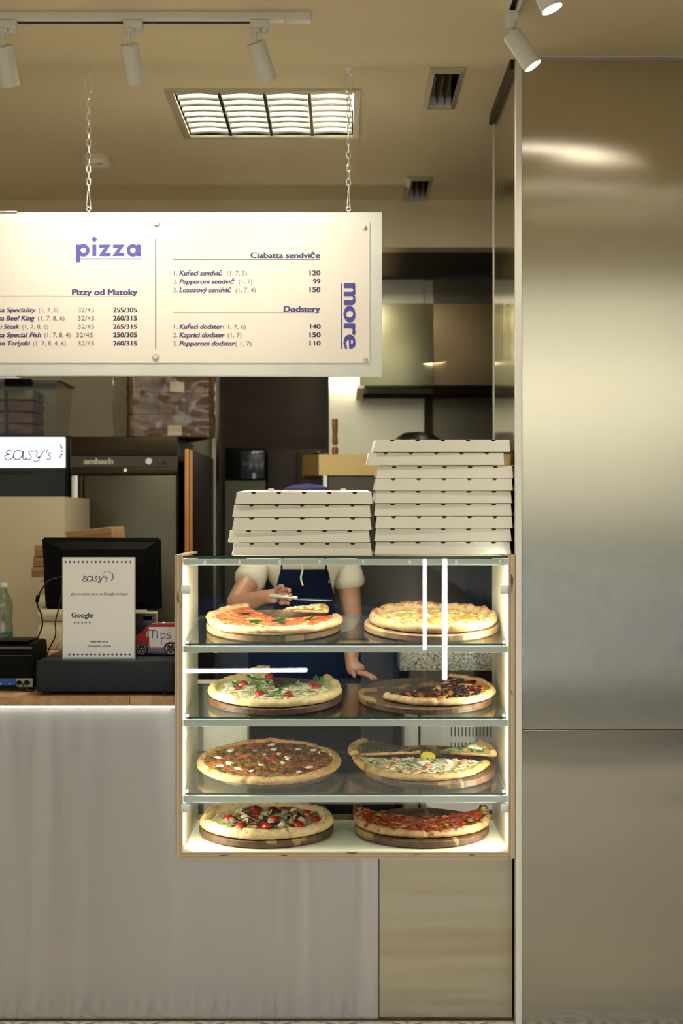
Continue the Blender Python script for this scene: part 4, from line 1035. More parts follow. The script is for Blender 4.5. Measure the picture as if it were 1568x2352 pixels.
def spot(name, X, Y, ax, label, pivot_z, ln=.108, r=.0265, glow=False, energy=0., along='x', cone=110):
    t = thing('spotlight', label, 'spotlight', (X, Y, pivot_z - ln), group='white track spotlights')
    zt_ = ZC - .023
    if along == 'x':
        obj('adapter', one(X - .014, X + .038, Y - .016, Y + .016, zt_ - .022, zt_, bev=.002), 'white_paint', t)
        obj('adapter_step', one(X - .014, X + .014, Y - .0155, Y + .0155, zt_ - .032, zt_ - .0222, bev=.002), 'white_paint', t)
        obj('adapter_knob', cyl(B(), (X + .026, Y, zt_ - .0222), (X + .026, Y, zt_ - .031), .0105, .010, 20), 'white_paint', t)
        for dx in (-.010, .008): obj('screw', cyl(B(), (X + dx, Y - .0170, zt_ - .025), (X + dx, Y - .0155, zt_ - .025), .0017, n=10), 'chrome', t)
    else:
        obj('adapter', one(X - .016, X + .016, Y - .038, Y + .014, zt_ - .022, zt_, bev=.002), 'white_paint', t)
        obj('adapter_step', cyl(B(), (X, Y, zt_ - .0222), (X, Y, zt_ - .038), .0145, n=20), 'white_paint', t)
    zz = zt_ - (.0322 if along == 'x' else .038)
    obj('stem', cyl(B(), (X, Y, zz), (X, Y, pivot_z), .0062, n=16), 'white_paint', t)
    a = Vector(ax).normalized(); st = Vector((X, Y, pivot_z)) + a * .002
    obj('joint', lathe(B(), (X, Y, pivot_z - .002), [(0, .006), (.0045, .004), (.0045, -.004), (0, -.006)], 12), 'white_paint', t)
    body = lathe(B(), st, [(0, .004), (r * .93, .004), (r * .96, .001), (r, .003), (r, ln), (r * .9, ln), (r * .88, ln - .006), (0, ln - .006)], 36, a)
    obj('lamp_head', body, 'white_paint', t)
    obj('lamp_face', lathe(B(), st, [(0, ln - .004), (r * .87, ln - .004), (r * .87, ln - .0045), (0, ln - .0045)], 32, a), 'lamp_face', t)
    if energy:
        c = st + a * (ln + .006)
        light('spotlight_beam', 'SPOT', c, energy, (1, .90, .74), target=c + a, spot_size=math.radians(cone), spot_blend=1.0, shadow_soft_size=.03)
kz = lambda py, Y: WZ(py, Y)
spot('a', WX(7, TYk), TYk, (.08, .50, -.95), 'white track spotlight at the edge of the frame, far from the chain', kz(103, TYk), energy=8)
spot('b', WX(296, TYk), TYk, (.11, .50, -.95), 'white track spotlight in the middle of the long track', kz(99, TYk), energy=8)
spot('c', WX(586, TYk), TYk, (.33, .50, -.95), 'white tilted track spotlight near the end of the long track', kz(95, TYk), energy=8)
t2 = track('short white ceiling track above the steel wall', (.46, 3.2), (.46, 3.87), .03, 1)
X2 = WX(1173, 3.88)
obj('rail', one(X2 - .018, X2 - .009, 2.7, 3.95, ZC - .022, ZC - .0005), 'white_paint', t2, 0)
obj('rail_side', one(X2 + .009, X2 + .018, 2.7, 3.95, ZC - .022, ZC - .0005), 'white_paint', t2, 0)
obj('groove', one(X2 - .009, X2 + .009, 2.7, 3.95, ZC - .010, ZC - .0005), 'black_matte', t2, 0)
spot('d', X2, 3.88, (.52, -.05, -.80), 'lit white spotlight in front of the top of the corner post', kz(76, 3.88), along='y', energy=14, cone=150)
spot('e', X2 - .003, 3.40, (.40, -.05, -.92), 'lit white spotlight cut off by the upper edge of the frame', ZC - .080, along='y', energy=14, cone=150)

spot('f', X2 - .003, 2.95, (.40, -.05, -.92), 'unseen lit white spotlight added on the short track, nearest the street', ZC - .080, along='y', energy=14, cone=150)  # out-of-view lamp added for another light band on the steel wall
# ================================================================== on the worktop
DT = 1.0626
DX0, DX1 = WX(82.5, 4.37), cab_x0 - .010
cd = thing('cash_drawer', 'flat dark navy metal cash drawer under the review sign', 'cash drawer', ((DX0 + DX1) / 2, 4.53, WT))
obj('body', one(DX0, DX1, 4.372, 4.74, WT + .010, DT, bev=.003), 'navy_metal', cd)
obj('drawer_front', one(DX0 + .004, DX1 - .004, 4.366, 4.3715, WT + .014, DT - .006, bev=.002), 'navy_metal', cd)
for x in (DX0 + .03, DX1 - .03):
    for y in (4.40, 4.70): obj('foot', cyl(B(), (x, y, WT + .0003), (x, y, WT + .010), .012, .013, 16), 'rubber', cd)
HY = 4.42
rs = thing('review_sign', 'white upright notice in a clear acrylic holder on the cash drawer', 'notice', (WX(227, HY), HY, DT + .0005))
obj('holder', one(WX(142.5, HY), WX(311, HY), HY, HY + .006, DT + .0006, WZ(1280, HY), bev=.002), mat('holder_grey', (.52, .52, .49), .3), rs)
obj('holder_foot', one(WX(146, HY), WX(308, HY), HY + .0062, HY + .07, DT + .0006, DT + .003, bev=.0005), 'acrylic', rs)
obj('paper', one(WX(145, HY), WX(308, HY), HY - .0008, HY - .0002, WZ(1510, HY), WZ(1283, HY)), 'paper', rs, 0)
RY = HY - .0012; SYv = RY
def words2(name, items, m, bold=0.): return words(name, items, m, rs, RY, bold)
words2('notice_text', [('give us some love on Google reviews', 162, 293, 1367, 6.2), ('@easyspizza_matoka', 201, 255, 1485.5, 4.6)], 'ink_thin', .02)
words2('notice_text', [('Google', 164.5, 213, 1418.5, 11.5), ('subscribe to us', 207.5, 248, 1475.5, 4.6)], 'ink_dark', .03)
bm = B()
for y, x0_, n in ((1290.7, 150.8, 16), (1503.3, 159, 15)):
    for i in range(n):
        x = x0_ + i * 9.9; bm.faces.new([bm.verts.new(W(x + a, y + b, RY)) for a, b in ((-3, 0), (0, -3), (3, 0), (0, 3))])
for i in range(5):
    x = 171.5 + i * 8.6; bm.faces.new([bm.verts.new(W(x + math.sin(g * math.pi / 5) * (3.2 if g % 2 == 0 else 1.3), 1430.2 - math.cos(g * math.pi / 5) * (3.2 if g % 2 == 0 else 1.3), RY)) for g in range(10)])
obj('printed_marks', bm, 'ink', rs, 0)
LOGO = [[(538, 428), (515, 418), (492, 424), (484, 440), (496, 454), (518, 456), (485, 464), (470, 482), (474, 502), (495, 512), (522, 506), (556, 480)],
        [(645, 440), (620, 424), (590, 420), (562, 436), (550, 465), (558, 495), (582, 508), (612, 500), (635, 470), (648, 424), (642, 470), (644, 500), (656, 508), (674, 498)],
        [(735, 432), (715, 422), (698, 432), (700, 450), (718, 468), (722, 490), (705, 508), (682, 505), (674, 492)],
        [(752, 432), (770, 422), (778, 435), (771, 465), (776, 485), (792, 488), (808, 475)], [(850, 418), (828, 436), (808, 475), (788, 514), (765, 528), (745, 520)],
        [(874, 416), (864, 440)], [(915, 448), (898, 441), (883, 450), (887, 465), (903, 480), (903, 498), (885, 509), (870, 500)]]
def logo(parent, x0, y0, sx, Y, m, wmul=1.0, name='logo'):
    bm = B()
    for st in LOGO:
        P = smooth_path([(a, b, 0) for a, b in st], 5)
        pts = [((WX(x0 + (q_.x - 465) * sx, Y)), WZ(y0 + (q_.y - 410) * sx, Y)) for q_ in P]
        ribbon(bm, pts, 13 * sx * Y / F * wmul, Y)
    obj(name, bm, m, parent, 0)
    bm = B(); s = 'pizza by MATOKA'; cx, cy, r = 912, 428, 88
    for i, ch in enumerate(s):
        if ch == ' ': continue
        a = math.radians(212 + i * (395 - 212) / (len(s) - 1)); X = x0 + (cx + math.cos(a) * r - 465) * sx; Yp = y0 + (cy + math.sin(a) * r - 410) * sx
        big = i > 8
        text_bm(bm, ch, X, X, Yp, (27 if big else 23) * sx, Y, .06 if big else .03, rot=a + math.pi / 2, fit=False)
    obj('logo_arc_text', bm, m, parent, 0)
logo(rs, 189.3, 1322.3, 1 / 7.84, RY, 'ink')
# monitor seen from behind
MYm = 4.60
mo = thing('till_monitor', 'black till screen seen from behind, above the cash drawer', 'monitor', (WX(233, MYm), MYm, DT))
def mono(px0, px1, py0, py1, px2, px3, Y, d, bev):
    bm = B(); P = [W(px0, py0, Y), W(px1, py0 + 1, Y), W(px3, py1, Y), W(px2, py1 - 1, Y)]
    A = [bm.verts.new(q_) for q_ in P]; C = [bm.verts.new(q_ + Vector((0, d, .0))) for q_ in P]
    bm.faces.new(A); bm.faces.new(C[::-1])
    for i in range(4): bm.faces.new((A[i], C[i], C[(i + 1) % 4], A[(i + 1) % 4]))
    bmesh.ops.bevel(bm, geom=bm.edges[:], offset=bev, segments=3, affect='EDGES'); return bm
obj('screen_back', mono(96, 368, 1235, 1400, 104, 371, MYm, .022, .005), 'black', mo)
bm = B(); O = [(106, 1244), (357, 1245), (362, 1394), (112, 1393)]; I = [(143, 1262), (332, 1262), (336, 1385), (148, 1385)]
A = [bm.verts.new(W(a, b, MYm - .0002)) for a, b in O]; C = [bm.verts.new(W(a, b, MYm - .014)) for a, b in I]
bm.faces.new(C)
for i in range(4): bm.faces.new((A[i], A[(i + 1) % 4], C[(i + 1) % 4], C[i]))
obj('back_housing', bm, 'black', mo, 0)
obj('vent_slots', one(WX(160, MYm), WX(205, MYm), MYm - .0065, MYm - .004, WZ(1258, MYm), WZ(1255, MYm)), 'black_matte', mo)
for px, py in ((187, 1244), (274, 1245), (136, 1268)): obj('screw', cyl(B(), W(px, py, MYm - .001), W(px, py, MYm + .001), .0014, n=10), 'chrome' if px == 136 else 'black_matte', mo)
obj('stand_neck', one(WX(198, MYm), WX(238, MYm), MYm - .004, MYm + .02, DT + .01, WZ(1392, MYm), bev=.003), 'black', mo)
obj('stand_base', one(WX(160, MYm), WX(238, MYm), MYm - .05, MYm + .10, DT + .0005, DT + .012, bev=.004), 'black', mo)
# phone
t = thing('smartphone', 'dark smartphone in a gold case leaning behind the tip tin', 'phone', (WX(325, 4.68), 4.68, DT))
obj('case', one(WX(250, 4.68), WX(362, 4.68), 4.68, 4.69, DT + .001, WZ(1405, 4.68), bev=.0045, seg=3), 'gold_case', t)
obj('back', one(WX(251, 4.68), WX(359, 4.68), 4.6785, 4.6798, DT + .003, WZ(1409.5, 4.68), bev=.0005), mat('phone_back', (.03, .024, .015), .25), t)
obj('camera_bump', one(WX(329, 4.68), WX(350, 4.68), 4.6765, 4.6784, WZ(1424, 4.68), WZ(1415, 4.68), bev=.0008), 'black', t)
obj('prop_block', one(WX(262, 4.68), WX(335, 4.68), 4.6905, 4.71, DT + .0006, WZ(1402, 4.68), bev=.002), 'foam', t, label='pale block behind the phone')
# tip tin shaped as a van
VYn = 4.55; vk = VYn / F
vn = thing('tip_tin', 'red and white toy van tin with a handwritten tips note', 'tin', (WX(365, VYn), VYn + .03, DT))
vx = lambda u: WX(290 + u / 12.06, VYn); vz = lambda v: WZ(1380 + v / 12.06, VYn) - .0012
prof = [(262, 1400), (262, 960), (300, 915), (380, 880), (455, 850), (500, 780), (560, 700), (640, 655), (720, 628), (1545, 628), (1560, 650), (1560, 1400), (1440, 1400), (620, 1410)]
bm = prism(B(), [(vx(a), vz(b)) for a, b in prof], VYn, VYn + .062)
bmesh.ops.bevel(bm, geom=[e for e in bm.edges if abs(e.verts[0].co.y - e.verts[1].co.y) < 1e-6], offset=.0015, segments=2, affect='EDGES'); obj('body', bm, 'red_tin', vn)
obj('paper_note', prism(B(), [(vx(625), vz(715)), (vx(1550), vz(715)), (vx(1550), vz(1130)), (vx(1330), vz(1130)), (vx(1180), vz(1125)), (vx(1060), vz(1200)), (vx(1030), vz(1280)), (vx(640), vz(1275))], VYn - .0012, VYn - .0004), 'paper', vn, 0)
obj('skirt', prism(B(), [(vx(580), vz(1210)), (vx(650), vz(1280)), (vx(1000), vz(1285)), (vx(1040), vz(1250)), (vx(1080), vz(1415)), (vx(600), vz(1415))], VYn - .001, VYn - .0003), 'blue_tin', vn, 0)
obj('lower_stripe', prism(B(), [(vx(655), vz(1270)), (vx(1010), vz(1278)), (vx(985), vz(1335)), (vx(665), vz(1335))], VYn - .0018, VYn - .0013), mat('faded_red', (.55, .14, .1), .4), vn, 0)
obj('side_window', prism(B(), [(vx(540), vz(960)), (vx(560), vz(860)), (vx(600), vz(810)), (vx(622), vz(810)), (vx(622), vz(990)), (vx(560), vz(990))], VYn - .001, VYn - .0002), 'greyplate', vn, 0)
obj('roof_edge', tube(B(), [(vx(700), VYn, vz(622)), (vx(800), VYn, vz(606)), (vx(1555), VYn, vz(606))], .0009, 6), 'chrome', vn)
obj('latch', one(vx(990), vx(1060), VYn + .003, VYn + .010, vz(605), vz(570), bev=.0008), 'chrome', vn)
for u, v, rr in ((425, 1330, 178), (1240, 1318, 182)):
    c = Vector((vx(u), VYn - .0045, vz(v))); r = rr / 12.06 * vk
    wh = obj('wheel', lathe(B(), c, [(0, -.006), (r, -.006), (r, .002), (r * .9, .004), (r * .75, .004), (r * .7, .001), (0, .001)], 32, Vector((0, -1, 0))), 'rubber', vn)
    wh.location.z += max(0, (DT + .0008) - (c.z - r))
    rim = obj('rim', torus_bm(r * .72, r * .055, 28, 6), 'chrome', vn); bpy.data.objects.remove(rim)
    bm = B(); P = [c + Vector((math.cos(a) * r * .72, -.0035, math.sin(a) * r * .72)) for a in [i * math.pi / 14 for i in range(28)]]
    tube(bm, P, r * .055, 6, closed=True); o = obj('rim', bm, 'chrome', wh)
    bm = B()
    for i in range(5):
        a = i * 2 * math.pi / 5 + .3; d = Vector((math.cos(a), 0, math.sin(a))); e = Vector((-d.z, 0, d.x))
        bm.faces.new([bm.verts.new(c + d * r * q1 + e * r * q2 + Vector((0, -.0022, 0))) for q1, q2 in ((.22, 0), (.5, .16), (.5, -.16))])
    obj('spokes', bm, 'greyplate', wh, 0)
    obj('hub', lathe(B(), c + Vector((0, -.001, 0)), [(r * .11, 0), (r * .08, .003), (0, .004)], 12, Vector((0, -1, 0))), 'alu', wh)
bm = B(); TIPS = [[(630, 805), (825, 812)], [(730, 812), (733, 900), (725, 1020)], [(850, 910), (855, 1020)], [(854, 845), (857, 855)], [(960, 900), (966, 1040), (975, 1190)], [(960, 912), (1010, 890), (1065, 910), (1075, 960), (1040, 1010), (975, 1030)], [(1215, 885), (1170, 885), (1135, 918), (1160, 945), (1225, 965), (1238, 1000), (1190, 1025), (1115, 1030)]]
for i, st in enumerate(TIPS):
    P = smooth_path([(a, b, 0) for a, b in st], 5); ribbon(bm, [(vx(q_.x), vz(q_.y)) for q_ in P], (24 if i != 3 else 36) / 12.06 * vk, VYn - .0016)
obj('handwriting', bm, 'ink_big', vn, 0)
# receipt printer
PX1 = -.970; PYf, PYb = 4.47, 4.69
rp = thing('receipt_printer', 'black receipt printer with plugs at its blue port panel', 'printer', (PX1 - .09, 4.58, WT))
ztp = WZ(1484, PYf)
bm = B(); pr = [(PYf, WT + .030), (PYf, ztp - .012), (PYf + .012, ztp - .002), (PYf + .05, ztp + .006), (PYb - .05, ztp + .010), (PYb - .01, ztp + .004), (PYb, ztp - .02), (PYb, WT + .014), (PYf + .04, WT + .014)]
A = [bm.verts.new((PX1 - .19, y, z)) for y, z in pr]; C = [bm.verts.new((PX1, y, z)) for y, z in pr]
bm.faces.new(A[::-1]); bm.faces.new(C)
for i in range(len(pr)): bm.faces.new((A[i], A[(i + 1) % len(pr)], C[(i + 1) % len(pr)], C[i]))
bmesh.ops.bevel(bm, geom=bm.edges[:], offset=.003, segments=2, affect='EDGES'); obj('body', bm, 'black', rp)
obj('lid', one(PX1 - .18, PX1 - .02, PYf + .03, PYb - .05, ztp + .009, ztp + .014, bev=.002), 'black', rp)
obj('front_band', one(PX1 - .188, PX1 - .002, PYf - .002, PYf - .0003, WZ(1491, PYf), WZ(1485, PYf)), mat('bronze_band', (.10, .085, .06), .35), rp, 0)
obj('seam', one(PX1 - .188, PX1 - .002, PYf - .0008, PYf - .0002, WZ(1506.6, PYf), WZ(1505.8, PYf)), 'greyplate', rp, 0)
obj('button', lathe(B(), W(24, 1532, PYf), [(.011, 0), (.011, .001), (.0095, .0012), (0, .0005)], 24, Vector((0, -1, 0))), 'black', rp)
obj('blue_panel', one(WX(-40, PYf), WX(36, PYf), PYf - .002, PYf - .0003, WZ(1574, PYf), WZ(1558, PYf), bev=.0004, seg=1), 'bluepanel', rp)
obj('port_plate', one(WX(36.5, PYf), WX(75, PYf), PYf - .002, PYf - .0003, WZ(1578, PYf), WZ(1558, PYf), bev=.0004, seg=1), 'greyplate', rp)
for px in (2, 23): obj('status_led', lathe(B(), W(px, 1571, PYf - .002), [(.0014, 0), (0, .001)], 10, Vector((0, -1, 0))), mat('led_dot', (.6, .8, 1), .5, emit=3, ecol=(.7, .85, 1)), rp)
obj('base', one(PX1 - .19, PX1, PYf + .042, PYb - .004, WT + .0004, WT + .0138), 'black_matte', rp, 0)
for px, r in ((42, .007), (60, .0075)): obj('plug', cyl(B(), W(px, 1568, PYf - .0022), W(px + 4, 1568, PYf - .016), r, r * .8, 16), 'black', rp)
def cable(name, pts, r, m, label, sub=8):
    o = obj(name, tube(B(), smooth_path(pts, sub), r, 8), m); tag(o, label, 'cable', 'cables around the till'); return o
cable('printer_cable', [W(42, 1568, PYf - .016), W(36, 1573, PYf - .024), W(45, 1580, PYf - .02), (WX(60, 4.455), 4.455, WT + .004), (WX(76, 4.45), 4.45, WT + .004)], .0022, 'rubber', 'black cable drooping from the left plug of the receipt printer')
cable('printer_cable', [W(64, 1568, PYf - .016), W(53, 1572, PYf - .020), W(58, 1580, PYf - .02), (WX(70, 4.445), 4.445, WT + .0042), (WX(79, 4.46), 4.46, WT + .0042)], .0022, 'rubber', 'black cable drooping from the round plug of the receipt printer')
cc = cable('monitor_cable', [W(150, 1325, MYm - .02), W(135, 1326, MYm - .022), W(112, 1334, 4.57), W(98, 1350, 4.56), W(88, 1370, 4.56), W(85, 1387, 4.56), W(95, 1412, 4.56), W(97, 1437, 4.57), W(88, 1462, 4.74), W(81, 1482, 4.78), (WX(80, 4.80), 4.80, WT + .05)], .0026, 'rubber', 'black cable with a ferrite bead curving beside the monitor')
obj('ferrite_bead', cyl(B(), W(88, 1367, 4.56), W(84.5, 1383, 4.56), .0062, .0058, 14), 'black', cc)
cable('power_cable', [W(143, 1345, MYm - .02), W(139, 1375, 4.57), W(134, 1400, 4.56), W(127, 1430, 4.55), W(127, 1460, 4.53), W(113, 1490, 4.56), W(107, 1508, 4.56)], .0022, 'rubber', 'thin black cable hanging beside the edge of the review sign')
cable('white_cable', [W(150, 1464, 4.62), W(138, 1470, 4.60), W(131, 1480, 4.60), W(128, 1494, 4.62)], .0022, 'white_paint', 'short white cable behind the edge of the review sign')
# ================================================================== back shelf with bottle, cartons and foam boxes
BS = 1.024
bs = thing('back_shelf', 'narrow back shelf behind the till, carrying a bottle and takeaway boxes', 'shelf', (-1.2, 5.3, ZF))
obj('shelf_top', one(-2.0, WX(150, 5.2), 5.1, 5.48, BS - .03, BS, bev=.002), 'worktop', bs)
obj('shelf_side', one(WX(150, 5.2) - .02, WX(150, 5.2), 5.12, 5.46, ZF, BS - .0305), 'cream_lam', bs, 0)
obj('shelf_side', one(-2.0, -1.98, 5.12, 5.46, ZF, BS - .0305), 'cream_lam', bs, 0)
bx = WX(8, 5.3)
bt = thing('water_bottle', 'clear plastic water bottle with white cap behind the receipt printer', 'bottle', (bx, 5.3, BS))
obj('bottle', lathe(B(), (bx, 5.3, BS + .0003), [(0, .002), (.03, 0), (.036, .008), (.036, .055)], 28), 'blue_water', bt)
obj('upper_body', lathe(B(), (bx, 5.3, BS), [(.036, .0555), (.0335, .085), (.032, .10), (.034, .125), (.035, .15), (.034, .165), (.024, .19), (.013, .212), (.0125, .222)], 28), 'water', bt)
obj('cap', lathe(B(), (bx, 5.3, BS + .2225), [(0, 0), (.0145, 0), (.015, .004), (.014, .017), (0, .018)], 24), 'white_paint', bt)
cy = 5.35
def carton(px0, px1, py0, py1, Y, label, rz=0., m='cardboard', d=.2, tilt=0.):
    X = WX((px0 + px1) / 2, Y); w = (WX(px1, Y) - WX(px0, Y)) / 2; h = WZ(py0, Y) - WZ(py1, Y)
    t = thing('cardboard_box', label, 'cardboard box', (X, Y, WZ(py1, Y)), (0, tilt, rz), 'small cartons behind the till')
    lobj('carton', one(-w, w, 0, d, 0, h, bev=.003), m, t); lobj('lid_flap', one(-w + .002, w - .002, -.003, -.0003, h * .55, h - .003, bev=.0005, seg=1), m, t)
    return t
CY = 5.16
# white foam boxes with rounded clamshell edges
for i, (a, b) in enumerate(((1428, 1462), (1396, 1427), (1364, 1395), (1333, 1363))):
    za, zb = WZ(b, CY), WZ(a, CY)
    if i == 0: za = BS + .001
    t = thing('foam_box', 'pale takeaway box beside the monitor cable, ' + ['lowest of four', 'second lowest of four', 'second highest of four', 'highest of four'][i], 'takeaway box', (WX(150, CY), CY + .09, za), group='pale takeaway boxes in a pile')
    X0, X1 = WX(86, CY), WX(255, CY); h = zb - za - .001; bm = B()
    pr = [(0, .0), (.014, 0), (.0, .3), (-.002, .5), (.0, .7), (.012, 1.0)]
    ring = []
    for ins, f in ((.010, 0), (.001, .28), (0, .45), (0, .55), (.001, .72), (.010, 1)):
        ring.append([bm.verts.new((X, Y, za + f * h)) for X, Y in ((X0 + ins, CY + ins), (X1 - ins, CY + ins), (X1 - ins, CY + .18 - ins), (X0 + ins, CY + .18 - ins))])
    for A, C in zip(ring, ring[1:]):
        for j in range(4): bm.faces.new((A[j], A[(j + 1) % 4], C[(j + 1) % 4], C[j]))
    bm.faces.new(ring[0][::-1]); bm.faces.new(ring[-1]); bmesh.ops.bevel(bm, geom=bm.edges[:], offset=.002, segments=2, affect='EDGES')
    obj('box', bm, 'foam', t)
carton(72, 240, 1302, 1326, CY - .01, 'brown carton lying on the pale takeaway boxes', d=.19)
carton(76, 245, 1279, 1301, CY - .01, 'brown carton second from the top of the pile behind the monitor', d=.18)
carton(79, 240, 1252, 1278, CY - .01, 'brown carton third from the top of the pile behind the monitor', rz=.03, d=.17)
carton(150, 262, 1215, 1246, CY + .0, 'tilted open brown carton peeking above the monitor', rz=-.18, d=.14, tilt=-.10)

# ================================================================== kitchen
pp = thing('partition_block', 'plain beige low partition behind the till', 'partition', (-1.5, 5.8, ZF))
M['part_a'] = noisy('partition_tan', (.50, .42, .27), (.54, .455, .30), 1.5, .6)
obj('block', one(-2.9, WX(148, 5.52), 5.52, 6.17, ZF, WZ(1141, 5.52), bev=.002), 'part_a', pp)
# display fridge with lit header
gy = 6.25
fr = thing('display_fridge', 'black drinks fridge with a glowing shop-logo header behind the partition', 'fridge', (WX(60, gy), gy + .3, ZF))
obj('body', one(WX(-200, gy), WX(158, gy), gy, gy + .5, ZF + .02, WZ(1000, gy), bev=.004), 'black_matte', fr)
obj('header_panel', one(WX(-160, gy), WX(150.5, gy), gy - .012, gy - .001, WZ(1074, gy), WZ(1004.5, gy), bev=.003), 'lightbox', fr)
logo(fr, 10, 1032, 1 / 4.15, gy - .0135, 'logo_blue', 1.05)
obj('door_glass', one(WX(-160, gy), WX(150, gy), gy - .012, gy - .001, .2, WZ(1083, gy), bev=.003), 'window_dark', fr)
obj('door_handle', one(WX(-30, gy), WX(80, gy), gy - .016, gy - .0125, WZ(1088, gy), WZ(1083, gy)), 'dark_steel', fr)
for x in (-200, 130): obj('foot', cyl(B(), (WX(x, gy) + .03, gy + .05, ZF + .0003), (WX(x, gy) + .03, gy + .05, ZF + .02), .02, n=12), 'rubber', fr)
# clear bin of brown packs on the fridge
bn = thing('clear_storage_bin', 'clear plastic bin full of brown packs on top of the drinks fridge', 'storage bin', (WX(40, gy), gy + .2, WZ(1000, gy) + .001))
z0 = WZ(1000, gy) + .001; z1 = WZ(878, gy); xa, xb = WX(-190, gy), WX(122, gy)
bm = B(); bot = [(xa, gy + .01), (xb, gy + .01), (xb, gy + .33), (xa, gy + .33)]; tp_ = [(xa, gy - .01), (xb + .02, gy - .01), (xb + .02, gy + .35), (xa, gy + .35)]
A = [bm.verts.new((a, b, z0)) for a, b in bot]; C = [bm.verts.new((a, b, z1)) for a, b in tp_]; bm.faces.new(A[::-1])
for i in range(4): bm.faces.new((A[i], A[(i + 1) % 4], C[(i + 1) % 4], C[i]))
obj('bin', bm, 'acrylic', bn, 0); obj('rim', tube(B(), [(a, b, z1) for a, b in tp_], .005, 8, closed=True), 'acrylic', bn)
obj('lid', one(xa, WX(140, gy), gy - .02, gy + .36, z1 + .006, z1 + .016, bev=.003), mat('bin_lid', (.34, .30, .22), .4), bn)
obj('lid_clasp', one(WX(14, gy), WX(76, gy), gy - .034, gy - .0205, z1 - .02, z1 + .012, bev=.003), 'black', bn)
M['pack'] = noisy('brown_pack', (.10, .045, .02), (.20, .09, .04), 10, .5, stretch=(1, 1, 5)); M['pack2'] = noisy('kraft_pack', (.26, .20, .12), (.33, .26, .16), 10, .6)
rd = random.Random(3)
for i in range(5):
    for j in range(4):
        X = xa + .07 + i * .125; Z = z0 + .003 + j * .052
        if X + .06 > xb: continue
        o = obj('brown_pack', one(X - .057, X + .057, gy + .03, gy + .28, Z, Z + .048, bev=.012), 'pack2' if (i, j) in ((3, 3), (2, 3)) else 'pack')
        tag(o, ('lighter kraft pack' if (i, j) in ((3, 3), (2, 3)) else 'brown pack') + ' in the ' + ['bottom', 'second', 'third', 'top'][j] + ' layer inside the clear bin on the drinks fridge', 'pack', 'packs in the clear bin')
# tall steel refrigerator
ay = 6.10
af = thing('steel_refrigerator', 'tall steel kitchen refrigerator with a dark control strip', 'refrigerator', (WX(285, ay), ay + .3, ZF))
obj('body', one(WX(161, ay), WX(409, ay), ay + .004, ay + .62, ZF + .1, WZ(1003, ay), bev=.003), 'dark_steel', af)
obj('top_panel', one(WX(163, ay), WX(407, ay), ay - .012, ay + .0035, WZ(1046, ay), WZ(1003, ay), bev=.003), 'dark_steel', af)
obj('control_strip', one(WX(163, ay), WX(409, ay), ay - .006, ay + .0035, WZ(1073, ay), WZ(1047, ay)), mat('control_dark', (.05, .04, .025), .4), af, 0)
obj('lower_rail', one(WX(163, ay), WX(409, ay), ay - .016, ay + .0035, WZ(1090, ay), WZ(1074, ay), bev=.003), 'dark_steel', af)
obj('door', one(WX(196, ay), WX(407, ay), ay - .03, ay + .0035, .10, WZ(1093, ay), bev=.004), steel('fridge_door_steel', (.10, .095, .07), .32, 'z', .3, .3, 1.2), af)
obj('door_handle', one(WX(168, ay), WX(182, ay), ay - .04, ay - .012, .5, WZ(1093, ay), bev=.003), 'alu', af)
obj('door_edge', one(WX(184, ay), WX(193, ay), ay - .03, ay + .0035, .10, WZ(1093, ay), bev=.003), 'dark_steel', af)
bm = text_bm(B(), 'ambach', 193, 259, 1066, 13.5, ay - .0068, .05); obj('maker_lettering', bm, mat('cream_lettering', (.62, .56, .42), .5), af, 0)
obj('dial', lathe(B(), W(342, 1060, ay - .006), [(.016, 0), (.016, .006), (.013, .009), (0, .009)], 20, Vector((0, -1, 0))), 'alu', af)
for px, c in ((365, (.10, .01, .01)), (378, (.02, .02, .03))): obj('switch', one(WX(px - 4, ay), WX(px + 4, ay), ay - .012, ay - .0065, WZ(1066, ay), WZ(1055, ay), bev=.0008), mat('switch', c, .4), af)
obj('lock', lathe(B(), W(288, 1080, ay - .016), [(.008, 0), (.007, .004), (0, .004)], 14, Vector((0, -1, 0))), 'chrome', af)
for x in (170, 395): obj('foot', cyl(B(), (WX(x, ay), ay + .06, ZF + .0003), (WX(x, ay), ay + .06, ZF + .1), .02, n=12), 'alu', af)
# wrapped cartons on the refrigerator
zc0 = WZ(1003, ay) + .001
wp = thing('wrapped_carton_pack', 'brown cartons wrapped in shiny stretch film on top of the steel refrigerator', 'cartons', (WX(372, ay), ay + .03, zc0), (0, 0, .30))
zc1 = WZ(862, ay)
ww = .375; hh = (zc1 - zc0 + .02) / 3
M['carton_lab'] = 'paper'
for j in range(3):
    xx = -.145
    for k, w_ in enumerate((.125, .125, .115) if j == 1 else (.365,)):
        lobj('carton', one(xx + .001, xx + w_ - .001, .0, .42, j * hh + .001, (j + 1) * hh - .001, bev=.004), 'cardboard_dark', wp); xx += w_
for (x, j, zf__) in ((.02, 0, .5), (.03, 2, .45)):
    lobj('paper_label', one(x, x + .062, -.0035, -.001, j * hh + .006, j * hh + .05, bev=.0003, seg=1), 'paper', wp, 0)
bm = B(); n = 40; m_ = 14; Xa, Xb, Ya, Yb2 = -.152, .228, -.008, .428; rows = []
